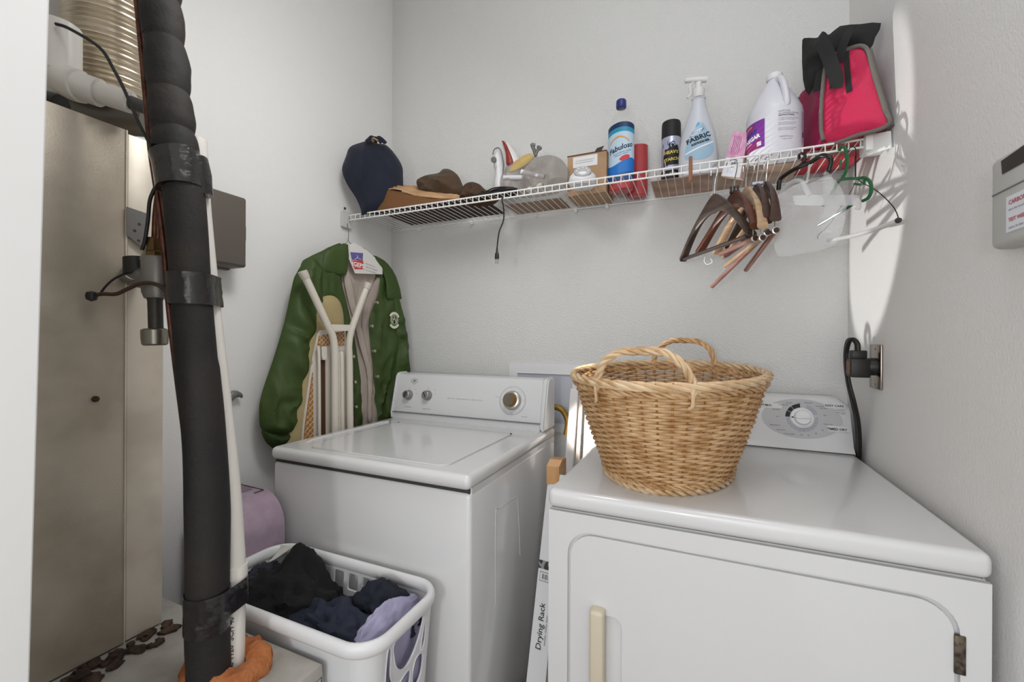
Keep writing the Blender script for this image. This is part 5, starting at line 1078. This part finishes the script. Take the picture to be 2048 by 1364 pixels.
# grey plenum and flexible duct above the cabinet
bm = NB(); tube(bm, smooth([at(60, 200, D=1.0), at(150, 222, D=1.0), at(230, 240, D=1.0), at(300, 248, D=1.0)], 5), .030, 16); tag(link('vent_pipe', bm, mat('grey_vent', '6f6a62', .4, .5)), 'dull grey vent pipe lying across the furnace top below the white plastic pipe', 'pipe')
dtop = at(205, -60, D=.98); dbot = at(215, 205, D=1.0); dtop = dtop+(dtop-dbot)*((3.049-dtop.z)/(dtop.z-dbot.z)); dd = (dbot-dtop)
bm = NB(); q = []; rs = []
for i in range(560):
    s = i/559; q.append(dtop+dd*s+V((0, .015*sin(s*2.5), 0))); rs.append(.083+.0026*sin(i*2*pi/5.0*.96))
tube(bm, q, rs, 36, cap=True)
tag(link('flexible_duct', bm, mat('foil_duct', 'cfc4b0', .27, .8)), 'ribbed metallic flexible duct rising from the furnace to the ceiling', 'duct')
# white plastic drain fitting
PV = mat('pvc_white', 'd3cfc8', .35); 
t = thing('plastic_drain_pipe', 'white plastic elbow pipe with stepped couplings in front of the flexible duct', 'pipe', at(120, 160, D=.86))
D_ = .86
bm = NB(); tube(bm, [at(118, 52, D=D_), at(118, 62, D=D_), at(118, 150, D=D_)], [.034, .034, .034], 20); link('upright', bm, PV, t)
bm = NB(); tube(bm, smooth([at(118, 120, D=D_), at(122, 150, D=D_), at(145, 168, D=D_), at(162, 173, D=D_)], 5), .031, 18); link('elbow', bm, PV, t)
bm = NB(); tube(bm, [at(150, 169, D=D_), at(200, 186, D=D_+.01)], .027, 18); link('coupling', bm, PV, t)
bm = NB(); tube(bm, [at(195, 184, D=D_+.01), at(262, 205, D=D_+.02)], .0215, 16); link('branch', bm, PV, t)
bm = NB(); tube(bm, [at(258, 204, D=D_+.02), at(292, 216, D=D_+.03)], [.014, .013], 12); link('rubber_stub', bm, mat('grey_rubber', '4a4645', .6), t)
bm = NB(); tube(bm, [at(96, 205, D=.9), at(122, 210, D=.9)], .020, 14); tag(link('rubber_cap', bm, CORD), 'black rubber coupling at the left end of the grey vent pipe', 'coupling')
# ------------------------------------------------------------------ copper lines, gas cock, wires
COP = mat('copper', '6b4638', .4, .7, var=('4a3028', 40, .4, .6)); 
def pipe(name, pts, r, m, D, par=None, seg=10, n=6):
    bm = NB(); tube(bm, smooth([at(p[0], p[1], D=(p[2] if len(p) > 2 else D)) for p in pts], n), r, seg); return link(name, bm, m, par)
cl = thing('copper_line', 'thin brown copper tube running down beside the black insulated pipe', 'pipe', at(300, 300, D=.86))
pipe('tube', [(271, -20), (279, 60), (290, 180), (301, 300), (316, 400), (328, 500), (338, 620), (352, 740), (372, 900), (378, 1000)], .0050, COP, .86, cl)
uz = at(271, -20, D=.86); bm = NB(); tube(bm, [uz-V((0, 0, .01)), V((uz.x-.01, uz.y, 3.049))], .0050, 10); link('upper_tube', bm, COP, cl)
pipe('branch_tube', [(316, 385), (311, 430), (309, 480)], .0052, COP, .865, cl)
pipe('second_branch', [(322, 385), (330, 440), (338, 500), (344, 560)], .0040, COP, .862, cl)
pipe('thin_return', [(312, 400), (316, 440), (316, 478)], .0032, COP, .86, cl)
gv = thing('gas_valve', 'grey gas shut-off valve with brass union and hanging nipple in front of the furnace', 'valve', at(318, 560, D=.87))
BRS = mat('old_brass', '6b5536', .35, .85); GV = mat('valve_grey', '807d78', .4, .5); NIP = mat('dark_steel', '45423e', .5, .6, bump=(120, .001)); STL = mat('cap_steel', '8f8a80', .3, .8)
def vert(name, x, ys, rs, m, D, par=gv, seg=20):
    bm = NB(); tube(bm, [at(x+(y-ys[0])*.03, y, D=D) for y in ys], rs, seg); return link(name, bm, m, par)
vert('union_nut', 308, [476, 478, 502, 504], [.012, .0135, .0135, .012], BRS, .87, seg=6)
vert('union_ring', 311, [503, 505, 514, 516], [.015, .017, .017, .015], BRS, .87, seg=6)
vert('valve_body', 313, [514, 520, 585, 597], [.022, .026, .026, .022], GV, .875)
bm = NB(); tube(bm, [at(312, 560, D=.875), at(270, 552, D=.90), at(262, 550, D=.91)], [.024, .022, .020], 18); link('valve_inlet', bm, GV, gv)
bm = NB(); tube(bm, [at(268, 515, D=.885), at(272, 548, D=.885)], [.018, .021], 18); kb = link('valve_knob', bm, CORD, gv)
bm = NB(); q = [at(252+i*3.6, 548-8*sin(i*pi/10)*-1+4, D=.866) for i in range(11)]; tube(bm, q, .0018, 6); link('knob_ring', bm, CHROME, kb)
bm = NB(); tube(bm, [at(284, 520, D=.87), at(303, 486, D=.868)], [.005, .005], 8); link('valve_lever', bm, STL, gv)
vert('nipple', 310, [597, 602, 660], [.014, .0125, .0125], NIP, .87)
vert('pipe_cap', 309, [657, 660, 675, 688, 691], [.018, .0225, .0225, .0215, .018], STL, .87)
bl_ = thing('black_cable', 'thin black cable draped from the flexible duct down to the gas valve', 'cable', at(240, 150, D=.85))
pipe('cable', [(112, 48), (140, 58), (200, 96), (228, 140), (245, 172), (262, 210), (282, 255), (300, 290), (306, 320)], .0030, CORD, .83, bl_)
pipe('cable_lower', [(312, 372), (300, 400), (296, 440), (290, 480), (284, 500)], .0034, CORD, .855, bl_)
wr_ = thing('thermostat_wire', 'brown looped wire with a taped black tip crossing in front of the gas valve', 'wire', at(185, 590, D=.84))
WBN = mat('brown_wire', '3c2a1d', .6)
pipe('wire', [(182, 592), (205, 588), (232, 588), (255, 578), (278, 568), (300, 566), (320, 572), (334, 584), (346, 594)], .0038, WBN, .838, wr_)
pipe('wire_upper', [(202, 585), (212, 572), (228, 558), (248, 548)], .0022, CORD, .842, wr_)
bm = NB(); lathe(bm, [(0, -.011), (.008, -.007), (.0095, 0), (.008, .007), (0, .010)], at(183, 592, D=.836), 14); link('taped_tip', bm, CORD, wr_)
# ------------------------------------------------------------------ insulated black pipe, white condensate pipe and tape
IN = mat('foam_insulation', '161414', .75, bump=(120, .001), var=('231d19', 8, .4, .65)); TP = mat('black_tape', '1e1b1b', .22, bump=(26, .006), coat=.3); 
it = thing('insulated_pipe', 'thick black foam insulated refrigerant pipe taped to the white pipe in the foreground', 'pipe', at(415, 1340, D=.80))
pth = [(317, -30, .84), (321, 30, .84), (331, 110, .84), (338, 200, .835), (348, 290, .83), (352, 316, .83)]
q = smooth([at(x, y, D=d) for x, y, d in pth], 40); n = len(q); rs = []; q2 = []
for i in range(n):
    s = i/(n-1); b = abs(sin(s*pi*5.0+.9+.5*sin(s*9)))**.5; rs.append(.0285+.0065*b+.003*s); q2.append(q[i]+right*(.0050*b-.002)+V((0, 0, 0)))
bm = NB(); tube(bm, q2, rs, 30)
for v in bm.verts: v.co += right*(.002*noise.noise(v.co*40))+F0*(.002*noise.noise(v.co*38+V((5, 5, 5))))
link('wrinkled_sleeve', bm, IN, it)
uz = q2[0]; dn_ = (q2[0]-q2[30]).normalized(); bm = NB(); tube(bm, smooth([uz-dn_*.004, uz+dn_*.12, V((uz.x+dn_.x*.2, uz.y+dn_.y*.2, 2.35)), V((uz.x+dn_.x*.2, uz.y+dn_.y*.2, 3.049))], 8), .032, 24); link('upper_sleeve', bm, IN, it)
pth = [(360, 318, .83), (368, 380, .83), (380, 540, .825), (391, 700, .82), (408, 860, .815), (415, 1000, .81), (416, 1120, .80), (415, 1250, .80), (418, 1345, .80), (418, 1400, .80)]
q = smooth([at(x, y, D=d) for x, y, d in pth], 8); bm = NB(); rs = []
for i, p in enumerate(q):
    z = p.z; rs.append(.0345+.0020*noise.noise(V((0, z*7, 1))) + (.001 if z < 1.2 else -.001))
tube(bm, q, rs, 28); link('lower_sleeve', bm, IN, it)
bm = NB(); tube(bm, [at(350, 308, D=.83), at(356, 330, D=.83), at(362, 378, D=.828)], [.041, .040, .039], 24); link('tape_wrap', bm, TP, it)
# white pipe
wt = thing('condensate_pipe', 'white plastic condensate pipe leaning down into the orange foam on the platform', 'pipe', at(465, 1340, D=.835))
ta = at(392, 280, D=.875); tb_ = at(459, 1130, D=.845); bm = NB()
tube(bm, smooth([at(390, 280, D=.875), at(397, 400, D=.87), at(409, 530, D=.866), at(420, 640, D=.862), at(441, 820, D=.856), at(457, 970, D=.85), at(466, 1100, D=.846), at(467, 1130, D=.845)], 4), .0205, 24); link('upper_pipe', bm, PV, wt)
te = at(465, 1352, D=.835)
bm = NB(); tube(bm, [at(467, 1130, D=.845), at(467, 1180, D=.843)], .0245, 24); link('coupling', bm, PV, wt)
bm = NB(); tube(bm, [at(467, 1160, D=.844), te], .0208, 24); lp = link('lower_pipe', bm, PV, wt)
axp = (te-at(467, 1180, D=.843)).normalized(); toc = (CAM-te); toc = (toc-axp*toc.dot(axp)).normalized(); sd_ = axp.cross(toc)
def wm_(u, v, h=0):
    th = .15+v/.0208; return te-axp*.005-axp*u+ (toc*cos(th)+sd_*sin(th)*(1))*(.0209+h)
lettering([('PVC 1120  SCH 40', .062, .0, .014, 0, .0003)], wm_, mat('pipe_ink', '4a4a4a', .6), lp, h=.0004)
for nm, y0_, y1_, r in (('tape_band', 548, 610, 1), ('tape_band', 1178, 1232, 1)):
    bm = NB(); N = 9; rings = []
    for j in range(N):
        y = y0_+(y1_-y0_)*j/(N-1); f = (y-318)/1000
        if y0_ < 1000: A = at(380+(y-548)*.08, y, D=.825); B = at(411+(y-548)*.09, y, D=.864)
        else: A = at(418, y, D=.80); B = at(467, y, D=.842)
        rA, rB = .0385, .0262; dvec = (B-A); dvec.z = 0; L = dvec.length; e1 = dvec/L; e2 = V((-e1.y, e1.x, 0)); ring = []
        for k_ in range(40):
            th = 2*pi*k_/40; c_, s_ = cos(th), sin(th)
            best = max(((A, rA), (B, rB)), key=lambda t_: (t_[0]-A).dot(e1)*c_+t_[1]); p = best[0]+(e1*c_+e2*s_)*(best[1]+.0012*noise.noise(V((th*2, j*.9, y0_))))
            ring.append(bm.verts.new((p.x, p.y, A.z)))
        rings.append(ring)
    for A_, B_ in zip(rings, rings[1:]):
        for k_ in range(40): bm.faces.new((A_[k_], A_[(k_+1) % 40], B_[(k_+1) % 40], B_[k_]))
    link(nm, bm, TP, it)
bm = NB(); q = [at(392, 368, D=.84), at(400, 392, D=.842)]; tube(bm, [at(386, 318, D=.845), at(392, 350, D=.845), at(398, 392, D=.848)], [.0250, .0262, .0235], 20); link('tape_wrap', bm, TP, it)
# dark smear of tape lower left
bm = NB(); tube(bm, [at(414, 1180, D=.80), at(417, 1215, D=.80), at(414, 1256, D=.80)], [.0375, .0385, .037], 22); link('tape_wrap', bm, TP, it)
# orange expanding foam ring
bm = NB(); b2 = bmesh.new(); N1, N2 = 64, 18; g = []
c_ = V((te.x-.012, te.y-.004, .600))
for i in range(N1):
    a = 2*pi*i/N1; ring = []
    for j in range(N2):
        b = 2*pi*j/N2; p = V((cos(a)*(.058+.026*cos(b)), sin(a)*(.044+.026*cos(b)), .010+.024*sin(b)))
        p += V((cos(a)*cos(b), sin(a)*cos(b), sin(b)))*(.012*noise.noise(p*34)+.006*noise.noise(p*90)); p.z = max(p.z, -.0)
        ring.append(bm.verts.new(c_+p))
    g.append(ring)
for i in range(N1):
    for j in range(N2): bm.faces.new((g[i][j], g[(i+1) % N1][j], g[(i+1) % N1][(j+1) % N2], g[i][(j+1) % N2]))
tag(link('foam_ring', bm, mat('orange_foam', 'a8683c', .85, bump=(140, .003), var=('9c5a30', 30, .4, .6))), 'lumpy ring of orange expanding foam around the foot of the white pipe', 'foam')
# ------------------------------------------------------------------ white laundry basket
lb_ = thing('laundry_basket', 'white plastic laundry basket of dark clothes in front of the washing machine', 'laundry basket', (-1.25, -.96, 0))
RX0, RX1, RY0, RY1, RZ = -1.575, -1.018, -1.092, -.832, .645
PLS = mat('basket_plastic', 'd9d9da', .32, subs=.03)
cxm, cym = (RX0+RX1)/2, (RY0+RY1)/2; hx_, hy_ = (RX1-RX0)/2, (RY1-RY0)/2
def rr3(off, r, z, n=10):
    return [V((x, y, z)) for x, y in rrect(RX0-off, RY0-off, RX1+off, RY1+off, r, n)]
bm = NB(); q = smooth(rr3(-.004, .062, RZ-.010, 8), 1, True); tube(bm, q, .0105, 14, closed=True, upv=V((0, 0, 1)), flat=1.55); link('rim', bm, PLS, lb_)
H_ = .60
def wallm(side):
    def f(u, v, h=0):              # u across the side in -1..1 units of half length, v depth below rim
        k = v/H_*.045+.006
        if side == '+x': return V((RX1-k-h, cym+u*(1-v/H_*.10), RZ-.012-v))
        if side == '-x': return V((RX0+k+h, cym+u*(1-v/H_*.10), RZ-.012-v))
        if side == '+y': return V((cxm+u*(1-v/H_*.06), RY1-k-h, RZ-.012-v))
        return V((cxm+u*(1-v/H_*.06), RY0+k+h, RZ-.012-v))
    return f
rc = .052
def side_panel(side, half, holes):
    o_ = [(-half, 0), (half, 0), (half, H_), (-half, H_)]; f = wallm(side); bm = NB(); P, T = tri2d(o_, holes, .04); solid(bm, P, T, lambda u, v: f(u, v, 0), lambda u, v: f(u, v, .0028)); link('side_wall', bm, PLS, lb_, ang=30)
    bm = NB()
    for h_ in holes: tube(bm, [f(u, v, -.0008) for u, v in h_], .0013, 5, closed=True)
    if holes: link('hole_edging', bm, PLS, lb_)
def rh(x0, y0, x1, y1, r=.012): return rrect(x0, y0, x1, y1, r, 4)
hs = []
hy = hy_-rc
# scalloped pattern on the end wall
def cc(pts, n=4): return [(p.x, p.y) for p in smooth([(a, b, 0) for a, b in pts], n, True)]
for vy in (0, .235, .42):
    hs.append(cc([(-.040, .018+vy), (.052, .012+vy), (.054, .050+vy), (.030, .090+vy), (0, .105+vy), (-.028, .088+vy), (-.042, .055+vy)]))
    hs.append(cc([(-.066, .030+vy), (-.054, .030+vy), (-.052, .085+vy), (-.040, .115+vy), (-.046, .130+vy), (-.066, .145+vy)]))
    hs.append(cc([(.069, .030+vy), (.071, .09+vy), (.058, .105+vy), (.062, .06+vy)]))
    if vy < .4:
        hs.append(cc([(-.020, .128+vy), (.016, .120+vy), (.022, .150+vy), (.006, .178+vy), (-.024, .188+vy), (-.028, .150+vy)]))
        hs.append(cc([(.040, .112+vy), (.068, .118+vy), (.066, .165+vy), (.044, .178+vy), (.030, .150+vy)]))
        hs.append(cc([(-.066, .168+vy), (-.042, .150+vy), (-.040, .195+vy), (-.066, .210+vy)]))
side_panel('+x', hy, hs); side_panel('-x', hy, [rh(-.055, .03, .055, .10), rh(-.055, .13, .055, .20)])
hl2 = []
for vy, hh_ in ((.018, .044), (.085, .08), (.185, .08), (.285, .08)):
    for k_ in range(-4, 5): hl2.append(rh(k_*.050-.018, vy, k_*.050+.018, vy+hh_, .006))
side_panel('+y', hx_-rc, hl2); side_panel('-y', hx_-rc, [rh(-.15, .06, .15, .10), rh(-.15, .15, .15, .19)])
for sx, sy, a0 in ((1, 1, 0), (-1, 1, 90), (-1, -1, 180), (1, -1, 270)):
    bm = NB(); N = 9; g = []
    for i in range(N):
        a = radians(a0+90*i/(N-1)); col = []
        for v in (0, .2, .4, H_):
            k = v/H_*.045+.006; tx, ty = (1-v/H_*.10), (1-v/H_*.06); ox = cxm+sx*(hx_-rc)*ty; oy = cym+sy*(hy_-rc)*tx
            ex = abs((cxm+sx*hx_-sx*k)-ox); ey = abs((cym+sy*hy_-sy*k)-oy)
            col.append((bm.verts.new((ox+ex*cos(a), oy+ey*sin(a), RZ-.012-v)), bm.verts.new((ox+(ex-.003)*cos(a), oy+(ey-.003)*sin(a), RZ-.012-v))))
        g.append(col)
    for A, B in zip(g, g[1:]):
        for j in range(3):
            bm.faces.new((A[j][0], B[j][0], B[j+1][0], A[j+1][0])); bm.faces.new((A[j][1], A[j+1][1], B[j+1][1], B[j][1]))
    link('corner_wall', bm, PLS, lb_)
bm = NB(); box(bm, (RX0+.07, RY0+.07, .02), (RX1-.07, RY1-.07, .034), .004, 2); link('basket_floor', bm, PLS, lb_)
# clothes
def mound(name, c, s, amp, fr, seed, m, label, cat='clothing', peak=None, sub=5, cl=None):
    b = NB(); bmesh.ops.create_icosphere(b, subdivisions=sub, radius=1)
    for v in b.verts:
        p = v.co.copy(); d = 1+amp*wrn(p.x*1.0+p.z*.6, p.y, fr, seed)+.5*amp*wrn(p.y+p.z, p.x-p.z, fr*1.9, seed+3)
        q = V((p.x*s[0], p.y*s[1], p.z*s[2]))*d
        if peak:
            for (px_, py_, pz_, w2) in peak: q.z += pz_*math.exp(-((p.x-px_)**2+(p.y-py_)**2)/w2)*max(0, p.z)
        q += V(c); v.co = (min(max(q.x, RX0+.022), RX1-.020), min(max(q.y, RY0+.020), RY1-.020), q.z)
    return tag(link(name, b, m, ang=75), label, cat)
BC = mat('black_cotton', '0a0a0c', .9, bump=(400, .0005)); NC = mat('navy_twill', '1d2233', .8, bump=(500, .0005)); NC2 = mat('dark_slate_cloth', '171c28', .85, bump=(500, .0005)); LC = mat('lavender_shirt', '9d99b4', .75, bump=(400, .0005)); 
mound('black_shirt', (-1.41, -.955, .55), (.150, .108, .085), .26, 1.3, 3, BC, 'black crumpled shirt heaped at the left of the laundry basket, peak highest', peak=[(-.05, .45, .085, .10), (.15, -.1, .02, .3)])
mound('navy_trousers', (-1.19, -1.01, .572), (.125, .072, .062), .30, 1.35, 9, NC, 'navy trousers folded over the near middle of the laundry basket', peak=[(-.1, .5, .03, .15)])
mound('slate_trousers', (-1.155, -.905, .580), (.095, .058, .055), .30, 1.4, 14, NC2, 'dark slate trousers bunched at the far right of the laundry basket', peak=[(.2, 0, .02, .2)])
mound('grey_sock', (-1.535, -.93, .60), (.03, .05, .03), .2, 1.6, 17, mat('charcoal_knit', '2c2d36', .9), 'charcoal grey cloth tucked at the far left end of the laundry basket')
# lavender shirts against the right end
mound('lavender_shirt', (RX1-.062, cym+.005, .585), (.032, .108, .072), .16, 1.2, 22, LC, 'pale lavender shirt bunched along the right end of the laundry basket')
for nm, x, zt, th, lab in (('lavender_shirt', RX1-.030, RZ-.020, .008, 'lavender shirt seen through the holes in the right wall of the basket'),):
    sd = 3 if th > .015 else 8; q = [(a.x, a.y) for a in smooth([(-.095, .32, 0), (-.095, .32, 0), (.095, .32, 0), (.095, .32, 0), (.102, zt-.045, 0), (.084, zt-.006, 0), (.050, zt+.004, 0), (.020, zt-.008, 0), (-.01, zt-.002, 0), (-.05, zt-.016, 0), (-.098, zt-.022, 0)], 3, True)]
    bm = NB(); P, T = tri2d(q, (), .0075); fx = lambda u, v, h: V((min(x-max(0, (v-zt+.12))*(.25 if th > .015 else .0)+h+.006*wrn(u, v, 14, sd, (1.5, .8)), RX1-.019), cym+max(-.098, min(.100, u)), v+.006*noise.noise(V((u*60, 3, sd)))))
    dd_ = {p: dpoly(p, q) for p in P}; solid(bm, P, T, lambda u, v: fx(u, v, 0), lambda u, v: fx(u, v, -.001-(th*.45)*(1-math.exp(-dd_.get((u, v), 0)/.01)))); tag(link(nm, bm, LC), lab, 'clothing')
bm = NB(); quadpatch(bm, at(532, 1130, Y=-.90), at(556, 1102, Y=-.87), at(562, 1090, Y=-.865), at(588, 1092, Y=-.86), 6, 4, .004); tag(link('white_paper', bm, mat('off_white', 'd5d6cc', .6)), 'scrap of white printed cloth poking up behind the black shirt', 'cloth')
